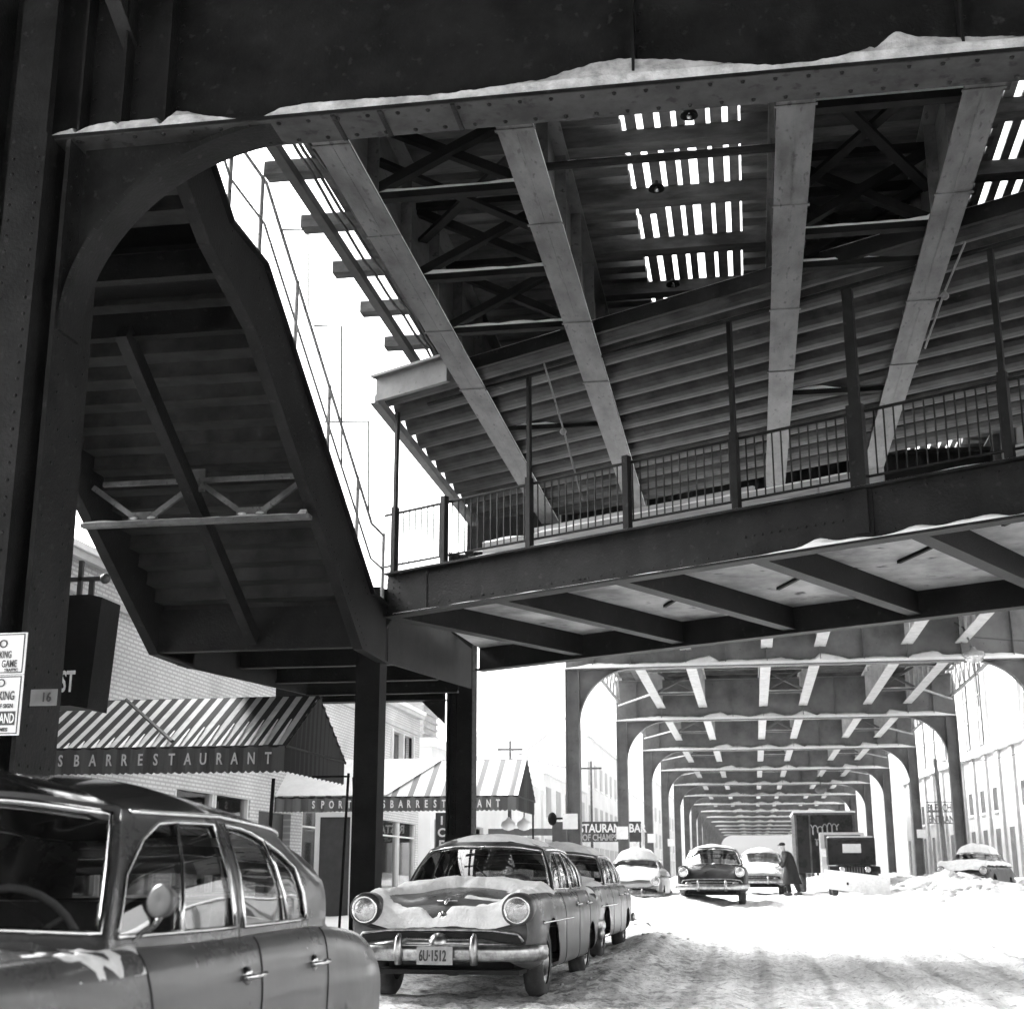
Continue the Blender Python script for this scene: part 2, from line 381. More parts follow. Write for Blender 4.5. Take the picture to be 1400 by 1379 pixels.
def ground_mat():
    m = bpy.data.materials.new('rutted_snow'); m.use_nodes = True; nt = m.node_tree; b = nt.nodes['Principled BSDF']
    b.inputs['Roughness'].default_value = .8; b.inputs['Specular IOR Level'].default_value = .3
    tc = nt.nodes.new('ShaderNodeTexCoord'); L = nt.links
    def mapping(sc):
        mp = nt.nodes.new('ShaderNodeMapping'); mp.inputs['Scale'].default_value = sc; L.new(tc.outputs['Object'], mp.inputs[0]); return mp.outputs[0]
    def nz(vec, scale, det=8, ro=.65):
        n = nt.nodes.new('ShaderNodeTexNoise'); n.inputs['Scale'].default_value = scale; n.inputs['Detail'].default_value = det; n.inputs['Roughness'].default_value = ro; L.new(vec, n.inputs['Vector']); return n.outputs['Fac']
    def ramp(f, a, b2, ca, cb):
        r = nt.nodes.new('ShaderNodeValToRGB'); r.color_ramp.elements[0].position = a; r.color_ramp.elements[0].color = g3(ca)
        r.color_ramp.elements[1].position = b2; r.color_ramp.elements[1].color = g3(cb); L.new(f, r.inputs[0]); return r.outputs[0]
    def mul(a, b2):
        x = nt.nodes.new('ShaderNodeMix'); x.data_type = 'RGBA'; x.blend_type = 'MULTIPLY'; x.inputs[0].default_value = 1; L.new(a, x.inputs[6]); L.new(b2, x.inputs[7]); return x.outputs[2]
    big = ramp(nz(mapping((1, .35, 1)), .55, 6), .36, .62, .9, 1)
    ruts = ramp(nz(mapping((6, .2, 1)), 1.3, 8), .38, .56, .8, 1)
    clod = ramp(nz(mapping((1, .7, 1)), 3.2, 10, .72), .36, .54, .74, 1)
    spk = ramp(nz(mapping((1, 1, 1)), 13, 8, .7), .36, .46, .5, 1)
    # packed grey wheel tracks wandering along the carriageway
    wv = nt.nodes.new('ShaderNodeTexWave'); wv.bands_direction = 'X'; wv.inputs['Scale'].default_value = .42; wv.inputs['Distortion'].default_value = 3.2; wv.inputs['Detail'].default_value = 5; wv.inputs['Detail Scale'].default_value = 1.6; wv.inputs['Detail Roughness'].default_value = .6
    L.new(mapping((1, .10, 1)), wv.inputs['Vector'])
    trk = ramp(wv.outputs['Fac'], .02, .18, .72, 1)
    col = mul(mul(mul(big, ruts), mul(clod, spk)), trk)
    sp0 = nt.nodes.new('ShaderNodeSeparateXYZ'); L.new(tc.outputs['Object'], sp0.inputs[0])
    def mr0(s, a, b2, c, d):
        r = nt.nodes.new('ShaderNodeMapRange'); r.inputs[1].default_value = a; r.inputs[2].default_value = b2; r.inputs[3].default_value = c; r.inputs[4].default_value = d; L.new(s, r.inputs[0]); return r.outputs[0]
    cl2 = ramp(nz(mapping((1, .8, 1)), 5.5, 9, .75), .40, .52, .42, 1)
    mk = nt.nodes.new('ShaderNodeMix'); mk.data_type = 'RGBA'; L.new(mr0(sp0.outputs[0], -1.2, 1.2, 1.0, .25), mk.inputs[0]); mk.inputs[6].default_value = g3(1); L.new(cl2, mk.inputs[7])
    col = mul(col, mk.outputs[2])
    # the slush fades out beyond the cars and on the untrodden sides
    sp = nt.nodes.new('ShaderNodeSeparateXYZ'); L.new(tc.outputs['Object'], sp.inputs[0])
    def mrange(s, a, b2, c, d):
        r = nt.nodes.new('ShaderNodeMapRange'); r.inputs[1].default_value = a; r.inputs[2].default_value = b2; r.inputs[3].default_value = c; r.inputs[4].default_value = d; L.new(s, r.inputs[0]); return r.outputs[0]
    f1 = mrange(sp.outputs[1], 20, 46, 1, .5); 
    mx = nt.nodes.new('ShaderNodeMix'); mx.data_type = 'RGBA'; L.new(f1, mx.inputs[0]); mx.inputs[6].default_value = g3(1); L.new(col, mx.inputs[7])
    fin = nt.nodes.new('ShaderNodeMix'); fin.data_type = 'RGBA'; fin.blend_type = 'MULTIPLY'; fin.inputs[0].default_value = 1; fin.inputs[7].default_value = g3(.92); L.new(mx.outputs[2], fin.inputs[6])
    L.new(fin.outputs[2], b.inputs['Base Color'])
    bp = nt.nodes.new('ShaderNodeBump'); bp.inputs['Strength'].default_value = .8; bp.inputs['Distance'].default_value = .04
    L.new(nz(mapping((1, .7, 1)), 9, 10, .7), bp.inputs['Height']); L.new(bp.outputs[0], b.inputs['Normal'])
    return m
M['road'] = ground_mat()
tag(gm.build('ground', M['road'], smooth=True), kind='structure')
sw = MB()
swx = frange(-11.5, -6.3, .2) + [-6.3, -6.28]
swy = frange(2, 50, .5) + frange(50, 230, 5)
def sidewalk_z(x, y):
    z = base_z(y) + .16 + .05 * noise.noise(Vector((x, y * .6, 2))) + .02 * noise.noise(Vector((x * 4, y * 4, 2)))
    return z if x < -6.29 else z - .3
sw.v = [(x, y, sidewalk_z(x, y)) for y in swy for x in swx]
n_ = len(swx)
sw.f = [(j * n_ + i, j * n_ + i + 1, (j + 1) * n_ + i + 1, (j + 1) * n_ + i) for j in range(len(swy) - 1) for i in range(n_ - 1)]
tag(sw.build('pavement', M['snow'], smooth=True), kind='structure')

# ------------------------------------------------------------------ viaduct bents
XL, XR = -5.62, 8.62
ZB = 6.43         # underside of bent crossbeam
ZS = 7.0          # underside of track girders

def ledge_snow(mb, xs_h, y_front, y_back, z, seed=0, step=.06):
    # a drift lying on a ledge against a web; xs_h: list of (x, height)
    X = frange(xs_h[0][0], xs_h[-1][0], step) + [xs_h[-1][0]]
    lo = []; mid = []; hi = []; bk = []
    for x in X:
        for (a, ha), (b, hb) in zip(xs_h, xs_h[1:]):
            if a <= x <= b: t = (x - a) / max(1e-6, b - a); h = ha + (hb - ha) * t; break
        h = max(.012, h + .018 * noise.noise(Vector((x * 5, seed, 1))) * min(1, h * 12) + .012 * noise.noise(Vector((x * 17, seed, 4))) * min(1, h * 12))
        e = .008 * noise.noise(Vector((x * 9, seed, 7)))
        lo.append((x, y_front + .006 + e * .5, z)); mid.append((x, y_front + .02 + e, z + min(h * .6, .10)))
        hi.append((x, y_front + (y_back - y_front) * .45, z + h * .86)); bk.append((x, y_back, z + h))
    mb.strip(lo, mid); mb.strip(mid, hi); mb.strip(hi, bk)

def crossbeam(mb, y, x0, x1, zb, h, stiff, fw=.45, tz=.035, rivets=False):
    yc = y + fw / 2
    mb.box(x0, x1, y, y + fw, zb, zb + tz)
    mb.box(x0, x1, yc - .02, yc + .02, zb + tz, zb + h)
    mb.box(x0, x1, y, y + fw, zb + h, zb + h + tz)
    mb.box(x0, x1, yc - .035, yc - .02, zb + tz, zb + tz + .16)   # riveted angle leg
    for x in stiff:
        mb.box(x - .012, x + .012, y + .03, yc - .02, zb + tz, zb + h)
        mb.box(x - .012, x + .012, yc + .02, y + fw - .03, zb + tz, zb + h)
    if rivets:
        k = x0 + .1
        while k < x1 - .1:
            mb.dome((k, y + .07, zb), .027, (0, 0, -1), h=.032); mb.dome((k + .09, y + fw - .08, zb), .027, (0, 0, -1), h=.032); k += .27
        for x in stiff:
            q = zb + .15
            while q < zb + h - .1:
                mb.dome((x + .05, yc - .02, q), .02, (0, -1, 0)); q += .17

def column(mb, x0, x1, y0, y1, zt, zg, rivets=False):
    # built-up H column: two flanges (seen edge and face) joined by a web, with corner angles
    w = x1 - x0; xc = (x0 + x1) / 2
    mb.box(x0, x0 + .035, y0, y1, zg, zt); mb.box(x1 - .035, x1, y0, y1, zg, zt)
    mb.box(x0 + .035, x1 - .035, (y0 + y1) / 2 - .02, (y0 + y1) / 2 + .02, zg, zt)
    for xa, xb in ((x0 + .035, x0 + .16), (x1 - .16, x1 - .035)):
        mb.box(xa, xb, (y0 + y1) / 2 - .045, (y0 + y1) / 2 - .02, zg, zt)
    mb.box(x0 - .08, x1 + .08, y0 - .06, y1 + .06, zg - .1, zg + .05)
    if rivets:
        q = zg + .2; i = 0
        while q < zt - .1:
            for yy in (y0 + .09, y1 - .09): mb.dome((x1, yy, q), .018, (1, 0, 0))
            for xx in (x0 + .1, x1 - .1): mb.dome((xx, (y0 + y1) / 2 - .045, q), .018, (0, -1, 0))
            q += .16

def knee(mb, xcol, zlo, xin, zt, y0, y1, n=22, rim=.03, web=True):
    # curved bracket from column face up to the crossbeam: rim strip + web plate
    sg = 1 if xin > xcol else -1
    pts = []
    for i in range(n + 1):
        t = i / n * pi / 2
        pts.append((xin - sg * (abs(xin - xcol)) * cos(t), zlo + (zt - zlo) * sin(t)))
    yc = (y0 + y1) / 2
    for (a, za), (b, zb) in zip(pts, pts[1:]):
        d = Vector((b - a, zb - za)).normalized(); nx_, nz_ = (-d.y * sg, d.x * sg)
        nx_, nz_ = nx_ * rim, nz_ * rim
        vs = [(a, y0, za), (b, y0, zb), (b, y1, zb), (a, y1, za), (a + nx_, y0, za + nz_), (b + nx_, y0, zb + nz_), (b + nx_, y1, zb + nz_), (a + nx_, y1, za + nz_)]
        mb.add(vs, [(0, 3, 2, 1), (4, 5, 6, 7), (0, 1, 5, 4), (1, 2, 6, 5), (2, 3, 7, 6), (3, 0, 4, 7)])
    if web:
        poly = [(xcol, zt)] + [(p[0] + 0, p[1]) for p in pts]
        for (a, za), (b, zb) in zip(pts, pts[1:]):
            mb.add([(a, yc, za), (b, yc, zb), (xcol, yc, zt)], [(0, 1, 2)])
            mb.add([(a, yc + .02, za), (b, yc + .02, zb), (xcol, yc + .02, zt)], [(0, 2, 1)])

def make_bent(y, label, group, zg, mat, XL=-5.62, XR=8.62):
    t = thing('viaduct_bent', (1.5, y, zg), label, 'steel bent', group)
    st = [XL + .9, -3.65, -1.86, -.6, .7, 2.36, 3.7, 5.03, 6.67, XR - .9]
    b = MB(); crossbeam(b, y, XL, XR, ZB, 1.75, st); b.build('crossbeam', mat, t)
    for s in (0, 1):
        c = MB()
        x0, x1 = ((XL, XL + .45) if s == 0 else (XR - .45, XR))
        column(c, x0, x1, y + .0, y + .45, ZB, zg - .3); c.build('column', mat, t)
        k = MB()
        if s == 0: knee(k, x1, ZB - 1.75, x1 + 1.75, ZB, y + .09, y + .36)
        else: knee(k, x0, ZB - 1.75, x0 - 1.75, ZB, y + .09, y + .36)
        k.build('knee_bracket', mat, t)
    sn = MB()
    hs = [(XL, .03)]
    for i in range(1, 15):
        x = XL + (XR - XL) * i / 15
        hs.append((x, .15 + .12 * (noise.noise(Vector((x * 1.3, y, 0))) + .3)))
    for x in (-1.1, 2.36, 5.9): hs += [(x - .8, .14), (x, .34), (x + .7, .20)]
    hs.append((XR, .03)); hs.sort()
    ledge_snow(sn, hs, y, y + .2, ZB + .035, seed=y, step=.15)
    sn.build('snow', M['snow'], t)
    return t

ordinals = ['second', 'third', 'fourth', 'fifth', 'sixth', 'seventh', 'eighth', 'ninth', 'tenth', 'eleventh', 'twelfth', 'thirteenth', 'fourteenth', 'fifteenth', 'sixteenth', 'seventeenth']
bent_y = [44.5, 60.5, 75.6, 90.6, 105.6, 120.6, 135.6, 150.6, 165.6, 180.6, 195.6, 210.6, 225.6, 240.6]
g_b = 'arched steel bents carrying the elevated tracks down the street'
src = None
for i, y in enumerate(bent_y):
    lab = ('arched steel bent with snow on its crossbeam, first one fully seen beyond the footbridge' if i == 0 else
           'arched steel bent with snow on its crossbeam, %s one beyond the footbridge' % ordinals[i - 1])
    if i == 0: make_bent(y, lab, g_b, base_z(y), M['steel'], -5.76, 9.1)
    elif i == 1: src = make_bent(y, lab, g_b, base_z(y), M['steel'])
    else:
        c = copy_tree(src); c.location = (1.5, y, base_z(60.5)); c['label'] = lab

# bent behind the footbridge (Y 27.5)
t = thing('viaduct_bent', (1.5, 27.5, -1.1), 'dark arched steel bent standing just behind the footbridge', 'steel bent', g_b)
b = MB(); crossbeam(b, 27.5, XL, XR, ZB, 1.75, [-3.8, -1.95, .7, 2.38, 5, 6.7]); b.build('crossbeam', M['steel_near'], t)
for s in (0, 1):
    x0, x1 = ((-5.92, -5.4) if s == 0 else (XR - .45, XR))
    c = MB(); column(c, x0, x1, 27.3, 27.8, ZB, -1.5, True); c.build('column', M['steel_near'], t)
    k = MB(); knee(k, x1 if s == 0 else x0, ZB - 1.75, (x1 + 1.75) if s == 0 else (x0 - 1.75), ZB, 27.4, 27.7); k.build('knee_bracket', M['steel_near'], t)
sn = MB(); ledge_snow(sn, [(-5.5, .05), (-3, .1), (0, .15), (3, .2), (8.5, .05)], 27.5, 27.7, ZB + .035); sn.build('snow', M['snow'], t)

# nearest bent (Y 10.44): its crossbeam crosses the top of the picture
YN = 10.44
t = thing('viaduct_bent', (1.5, YN, -1.2), 'nearest riveted steel bent whose dark crossbeam with drifted snow spans the top of the view', 'steel bent', g_b)
st = [-5.75, -5.32, -4.93, -4.1, -3.1, -1.95, -1.0, .62, 1.35, 3.2, 5, 6.7]
st_n = [-5.75, -5.35, -4.93, -.72, 1.98, 4.6, 6.6]
b = MB(); b.box(-6.1, XR, YN + .004, YN + .446, ZB - .008, ZB - .001); b.build('flange_plate', material('pale_flange_steel', .018, .045, rough=.5, scale=4, spots=(9, .6, .008), spec=.2), t)  # thin sheet under the flange, paler than the web and rivets
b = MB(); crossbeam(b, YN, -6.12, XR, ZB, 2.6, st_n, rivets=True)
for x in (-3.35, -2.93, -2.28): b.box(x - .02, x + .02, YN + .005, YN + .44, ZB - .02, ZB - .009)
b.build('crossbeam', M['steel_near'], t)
c = MB()
c.box(-6.32, -5.98, YN - .10, YN + .0, -1.6, 9)          # outstanding flange strip
c.box(-6.0, -5.955, YN - .12, YN + .75, -1.6, ZB)
c.box(-5.955, -5.84, YN + .30, YN + .36, -1.6, ZB)
c.box(-5.84, -5.80, YN + .02, YN + .70, -1.6, ZB)
q = -1
while q < 6.3:
    for xx in (-6.27, -6.03): c.dome((xx, YN - .10, q), .018, (0, -1, 0))
    q += .15
c.box(-6.75, -6.62, YN - .12, YN + .6, -1.6, 9)
c.box(-6.62, -6.32, YN + .3, YN + .34, -1.6, 9)
q = -.9
while q < 6.2:
    for yy_ in (.10, .24, .45, .6) if int(q / .24) % 3 == 0 else (.17, .5): c.dome((-5.80, YN + yy_, q), .017, (1, 0, 0))
    c.dome((-5.90, YN + .30, q), .015, (0, -1, 0))
    q += .16
c.build('column', M['steel_near'], t)
k = MB(); knee(k, -5.76, 4.6, -3.75, ZB, YN + .06, YN + .42, n=30, rim=.05)
k.build('knee_bracket', M['steel_near'], t)
c = MB(); column(c, XR - .45, XR, YN, YN + .45, ZB, -1.5, True); c.build('column', M['steel_near'], t)
k = MB(); knee(k, XR - .45, 4.75, XR - 2.3, ZB, YN + .06, YN + .42, n=24, rim=.05); k.build('knee_bracket', M['steel_near'], t)
def XN(px): return -6.04 + (px - 60) / 1340 * 8.47
hs = [(XN(60), .0), (XN(98), .07), (XN(102), .02), (XN(118), .07), (XN(158), .11), (XN(166), .05), (XN(170), .10), (XN(222), .11), (XN(232), .03), (XN(250), .17), (XN(270), .15), (XN(300), .07), (XN(345), .02), (XN(385), .015), (XN(410), .09), (XN(450), .12), (XN(560), .10), (XN(620), .07), (XN(700), .10), (XN(780), .15), (XN(850), .27), (XN(885), .29), (XN(960), .22), (XN(1040), .12), (XN(1085), .05), (XN(1140), .05), (XN(1200), .13), (XN(1212), .17), (XN(1218), .15), (XN(1245), .30), (XN(1275), .22), (XN(1330), .18), (XN(1400), .13), (5, .1), (XR, .05)]
hs = [(a, b_ * 1.05 + (.04 if b_ > .03 else 0)) for a, b_ in hs]
sn = MB(); ledge_snow(sn, hs, YN, YN + .2, ZB + .035, step=.02); sn.build('snow', M['snow_dirty_shaded'], t)  # greyed snow: the shade on this ledge is put into its colour
# number plate of the column
pl = MB(); xa_, xb_ = colx(44, YN - .16, 925), colx(80, YN - .16, 925)
pl.box(xa_, xb_, YN - .16, YN - .15, 1.30, 1.43)
o = pl.build('number_plate', material('plate_grey', .16, .24, rough=.6), t)
text('16', .11, (colx(58, YN - .17, 925), YN - .165, 1.33), M['sign_dark'], t, name='numerals', sx=.8)

# ------------------------------------------------------------------ track girders
def girder(mb, x, y0, y1, zb=ZS, fw=.36, h=1.2, lap=None):
    mb.box(x - fw / 2, x + fw / 2, y0, y1, zb, zb + .03)
    mb.box(x - .02, x + .02, y0, y1, zb + .03, zb + h)
    mb.box(x - fw / 2, x + fw / 2, y0, y1, zb + h, zb + h + .03)
    yy = y0 + 1.0
    while yy < y1 - .3:
        mb.box(x - .15, x - .02, yy - .01, yy + .01, zb + .03, zb + h); mb.box(x + .02, x + .15, yy - .01, yy + .01, zb + .03, zb + h); yy += 1.5

def span(x1, x2, y0, y1, label, group, frames, near=False, snow_on=True, zg=0):
    t = thing('track_girder_pair', ((x1 + x2) / 2, (y0 + y1) / 2, ZS), label, 'girder pair', group)
    for x in (x1, x2):
        mb = MB(); girder(mb, x, y0, y1)
        if near:
            for yy in (YN + 1.5, 14.0, 16.9, 19.2): mb.box(x - .2, x + .2, yy - .02, yy + .02, ZS - .012, ZS - .002)
            yy = y0 + .1
            mb.box(x - .006, x + .006, y0, y1, ZS - .007, ZS - .001)
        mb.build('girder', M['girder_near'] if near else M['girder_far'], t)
        if near:
            s2 = MB(); lo = []; hi = []
            Y = frange(y0 + .3, y1, .12)
            for yy in Y:
                w = max(0, .012 + .035 * noise.noise(Vector((x, yy * .6, 0))))
                lo.append((x + .183, yy, ZS + .03)); hi.append((x + .06, yy, ZS + .03 + w * 2))
            s2.strip(lo, hi); s2.strip([(a, b_, c_ - .0) for a, b_, c_ in lo], [(a - .36, b_, c_) for a, b_, c_ in lo][:0] or [(a, b_, c_ + .012) for a, b_, c_ in lo])
            s2.build('snow', M['snow'], t)
    for fy in frames:
        mb = MB(); a = x1 + .02; b2 = x2 - .02
        mb.bar((a, fy, ZS + .1), (b2, fy, ZS + .1), .12, .08); mb.bar((a, fy, ZS + 1.08), (b2, fy, ZS + 1.08), .1, .08)
        mb.bar((a, fy - .02, ZS + .14), (b2, fy - .02, ZS + 1.05), .12, .10); mb.bar((a, fy + .06, ZS + 1.05), (b2, fy + .06, ZS + .14), .12, .10)
        mb.build('cross_frame', M['steel_dark' if near else 'steel'], t)
        if snow_on:
            s2 = MB(); lo = []; hi = []; bk = []
            for i in range(21):
                x = a + .06 + (b2 - a - .12) * i / 20
                h = .03 + .04 * abs(noise.noise(Vector((x * 2, fy, 3)))) + (.05 if i in (0, 20) else 0)
                lo.append((x, fy - .058, ZS + .142)); hi.append((x, fy - .04, ZS + .142 + h)); bk.append((x, fy + .06, ZS + .142 + h * .6))
            s2.strip(lo, hi); s2.strip(hi, bk); s2.build('snow', M['snow'], t)
    if near:
        # lateral bracing: flat diagonals between the lower flanges
        mb = MB(); ff = sorted(frames)
        for f0, f1 in zip(ff[:2], ff[1:2]):
            mb.bar((x1 + .1, f0, ZS + .55), (x2 - .1, f1, ZS + .55), .12, .05); mb.bar((x2 - .1, f0, ZS + .62), (x1 + .1, f1, ZS + .62), .12, .05)
        mb.build('lateral_bracing', M['steel_dark'], t)
    return t

tracks_n = [(-3.83, -1.98), (.70, 2.40), (5.03, 6.68)]
names_n = ['left pair of track girders overhead in front of the footbridge', 'middle pair of track girders overhead in front of the footbridge', 'right pair of track girders overhead in front of the footbridge, at the frame edge']
for (a, b2), lab, fr in zip(tracks_n, names_n, [(13.3, 15.45, 17.2, 21.5), (12.2, 14.95, 15.85, 20.5), (12.4, 15, 18, 22)]):
    span(a, b2, YN + .24, 27.5, lab, 'track girder pairs between the bents', fr, near=True)
tracks = [(-3.65, -1.86), (.70, 2.36), (5.03, 6.67)]
nm = ['left', 'middle', 'right']
ally = [27.7] + bent_y
for j, (y0, y1) in enumerate(zip(ally, ally[1:])):
    for k, (a, b2) in enumerate(tracks):
        if j >= 3: 
            c = copy_tree(spansrc[k]); c.location = ((a + b2) / 2, (y0 + y1) / 2, ZS)
            c['label'] = '%s pair of track girders in the %s bay beyond the footbridge' % (nm[k], ordinals[j - 1]); continue
        lab = '%s pair of track girders in the %s bay beyond the footbridge' % (nm[k], (['first'] + ordinals)[j])
        o = span(a, b2, y0 + (.25 if j else 0), y1 + .2, lab, 'track girder pairs between the bents', [y0 + 5.5, y0 + 12.2], zg=0)
        if j == 2:
            if k == 0: spansrc = []
            spansrc.append(o)
# no tracks stand behind the camera; the added platform slab shades instead
for k, (a, b2) in enumerate(tracks_n):
    pass

# side lattice girders of the viaduct
def lattice(x, y0, y1, label, group):
    t = thing('lattice_girder', (x, (y0 + y1) / 2, ZS + .2), label, 'lattice girder', group)
    mb = MB(); mb.bar((x, y0, ZS + .25), (x, y1, ZS + .25), .12, .07); mb.bar((x, y0, ZS + 1.35), (x, y1, ZS + 1.35), .12, .07); mb.build('chord', M['steel_light'], t)
    mb = MB(); n = 12
    for i in range(n):
        a = y0 + (y1 - y0) * i / n; b2 = y0 + (y1 - y0) * (i + .5) / n; c_ = y0 + (y1 - y0) * (i + 1) / n
        mb.bar((x, a, ZS + .27), (x, b2, ZS + 1.33), .05, .04); mb.bar((x, b2, ZS + 1.33), (x, c_, ZS + .27), .05, .04)
    mb.build('lattice_web', M['steel_light'], t)
    mb = MB()
    xi = -3.7 if x < 0 else 6.7
    mb.bar((x, y1 - .1, ZS + .12), (xi, y1 - 4, ZS + .12), .1, .06); mb.build('lateral_brace', M['steel_light'], t)
    return t
for k, x in enumerate((-5.45, 8.45)):
    for j in range(5):
        y0, y1 = ([44.7] + bent_y[1:])[j], bent_y[j + 1]
        lattice(x, y0 + .3, y1, '%s edge lattice girder beyond the %s bent past the footbridge' % (('left', 'right')[k], (['first'] + ordinals)[j]), 'lattice girders along the viaduct edges')

# ------------------------------------------------------------------ track deck
def deck_bay(y0, y1, label, near=False, cover=True):
    t = thing('track_deck', (1.5, (y0 + y1) / 2, 8.25), label, 'track deck', 'timber track decks')
    ties = []
    yy = y0 + .92; i = 0
    while yy < y1 - .2:
        mb = MB()
        mb.box(-5.58, 8.6, yy, yy + .22, 8.32, 8.50)
        ties.append(mb)
        yy += 1.46
    for mb in ties: mb.build('long_timber', M['timber'], t)
    mb = MB(); mb.box(-4.98, -4.30, y0, y1, 8.506, 8.54); mb.box(-4.72, -4.50, y0, y1, 8.20, 8.318); mb.build('edge_boards', M['timber'], t)
    mb = MB()
    trk = tracks_n if near else tracks
    for (a, b2) in trk:
        yy = y0 + .1
        while yy < y1 - .1:
            mb.box(a - .48, b2 + .8 if b2 < 4 else b2 + 1.2, yy, yy + .23, 8.505, 8.68); yy += .42
    mb.build('track_ties', M['timber'], t)
    mb = MB()
    for (a, b2) in trk:
        x = a - .46
        while x < b2 + .4: mb.box(x, x + .19, y0, y1, 8.69, 8.73); x += .2
    mb.build('track_boards', M['deck_board'], t)
    mb = MB()
    rs = random.Random(5)
    for xa, xb in ((-1.12, .2), (3.15, 4.5)):
        x = xa
        while x < xb:
            w_ = rs.uniform(.10, .14); dx = rs.uniform(-.012, .012)
            mb.box(x + dx, x + dx + w_, y0, y1, 8.51, 8.545); x += .2
        yq = y0
        while yq < y1:
            if rs.random() < .45: xq = rs.choice([xa - .02, xa + .2, xa + .4]); mb.box(xq, xq + .3, yq, yq + rs.uniform(.25, .6), 8.55, 8.575)
            yq += rs.uniform(.9, 1.7)
    mb.build('walkway_slats', M['deck_board'], t)
    mb = MB()
    for (a, b2) in trk:
        for x in (a + .15, b2 - .15): mb.box(x - .035, x + .035, y0, y1, 8.735, 8.87)
    mb.build('rails', M['steel_dark'], t)
    return t
deck_bay(10.9, 27.5, 'timber track deck with open slatted walkway, overhead before the footbridge', near=True)
deck_bay(27.5, 44.5, 'timber track deck in the first bay beyond the footbridge')
dsrc = deck_bay(44.5, 60.5, 'timber track deck in the second bay beyond the footbridge')
for j, (y0, y1) in enumerate(zip(bent_y[1:], bent_y[2:])):
    c = copy_tree(dsrc); c.location.y = (y0 + y1) / 2 + .4 ; c['label'] = 'timber track deck in the %s bay beyond the footbridge' % ordinals[j + 1]
# unseen platform slab, added over and behind the nearest bent to darken it
t = thing('platform_shade_slab', (1, -5, 9.2), 'added unseen slab standing for the station platform, shading the nearest crossbeam', 'station platform')
mb = MB(); mb.box(-12, 12, -16, 10.6, 9.25, 9.6); mb.build('deck_slab', M['steel_dark'], t)
mb = MB(); yy = -15.5
while yy < 10: mb.box(-12, 12, yy, yy + .3, 8.9, 9.25); yy += 3
mb.build('joists', M['steel_dark'], t)
# cable bundle and conduit by the left tie ends
mb = MB()
for k in range(7):
    x0 = -4.85 + .09 * k; pts = []
    for i in range(34):
        yy = 10.9 + i * .5
        pts.append((x0 + .03 * sin(yy * .7 + k * 1.3), yy, 8.14 + .02 * cos(yy * .9 + k) + .012 * k - .05 * abs(sin(yy * pi / 1.46))))
    mb.tube(pts, .022, 5)
mb.box(-5.2, -5.08, 10.9, 27, 8.12, 8.25)
tag(mb.build('cable_bundle', M['wire']), 'sagging bundle of black cables slung beneath the left timber ends', 'cables')
mb = MB(); mb.tube([(-1.98, 13, 7.15), (.7, 13, 7.15)], .045, 8)
o = mb.build('conduit_pipe', M['steel_near']); tag(o, 'horizontal snow-topped pipe between the left and middle girder pairs', 'pipe')
s2 = MB(); s2.strip([(-1.6 + i * .1, 12.97, 7.19) for i in range(21)], [(-1.6 + i * .1, 13.03, 7.215 + .01 * sin(i)) for i in range(21)]); s2.build('snow', M['snow'], o)
for i, (yy, xx) in enumerate(((15.55, -.82), (18.45, -.78), (13.9, -.35), (12.2, .2))):
    t = thing('work_lamp', (xx, yy, 8.26), ['hooded lamp under the slatted walkway, second from the footbridge', 'hooded lamp under the slatted walkway, closest to the footbridge', 'hooded lamp under the slatted walkway, third from the footbridge', 'hooded lamp under the slatted walkway, nearest the top crossbeam'][i], 'lamp', 'hooded lamps beneath the slatted walkway')
    mb = MB(); mb.lathe((xx, yy, 8.24), (0, 0, -1), [(.02, 0), (.03, .04), (.09, .08), (.10, .12), (.09, .12), (.03, .06)], 16); mb.build('lamp_shade', M['steel_dark'], t, smooth=True)
    mb = MB(); mb.ball((xx, yy, 8.12), .035); mb.build('bulb', M['lens'], t, smooth=True)

# ------------------------------------------------------------------ footbridge (mezzanine) crossing diagonally
A60 = R(60.5)
UX, UY = sin(A60), -cos(A60); NX, NY = cos(A60), sin(A60)
def W(u, n, z): return (u * UX + n * NX, u * UY + n * NY, z)
def ubox(mb, u0, u1, n0, n1, z0, z1):
    v = [W(u, n, z) for z in (z0, z1) for n in (n0, n1) for u in (u0, u1)]
    mb.add(v, [(0, 2, 3, 1), (4, 5, 7, 6), (0, 1, 5, 4), (2, 6, 7, 3), (0, 4, 6, 2), (1, 3, 7, 5)])
FB = thing('footbridge', W(-8, 17.5, 3.8), 'steel mezzanine footbridge with railing crossing the street diagonally under the tracks', 'footbridge')
N0, N1, U0, U1 = 15.0, 20.2, -14.62, 3
mb = MB()
ubox(mb, U0, U1, N0, N0 + .03, 3.81, 4.43); ubox(mb, U0, U1, N0 - .1, N0 + .12, 3.775, 3.808); ubox(mb, U0, U1, N0 - .1, N0 + .12, 4.43, 4.46)
for uu in (-14.1, -6.98): ubox(mb, uu, uu + .3, N0 - .012, N0 - .002, 3.81, 4.43)
for uu in [x * .12 - 8.4 for x in range(12)] + [-12.7, -12.55, -11.1, -10.98, -10.9]: mb.dome(W(uu, N0 - .001, 4.1 if uu > -9 else 3.9), .018, (-NX, -NY, 0))
uu = U0
while uu < U1: mb.dome(W(uu, N0 - .001, 4.36), .015, (-NX, -NY, 0)); mb.dome(W(uu, N0 - .001, 3.90), .015, (-NX, -NY, 0)); uu += .21
for q in range(7): mb.dome(W(U0 + .12, N0 - .001, 3.87 + q * .09), .016, (-NX, -NY, 0)); mb.dome(W(U0 + .24, N0 - .001, 3.87 + q * .09), .016, (-NX, -NY, 0))
mb.build('edge_girder', M['steel_near'], FB)
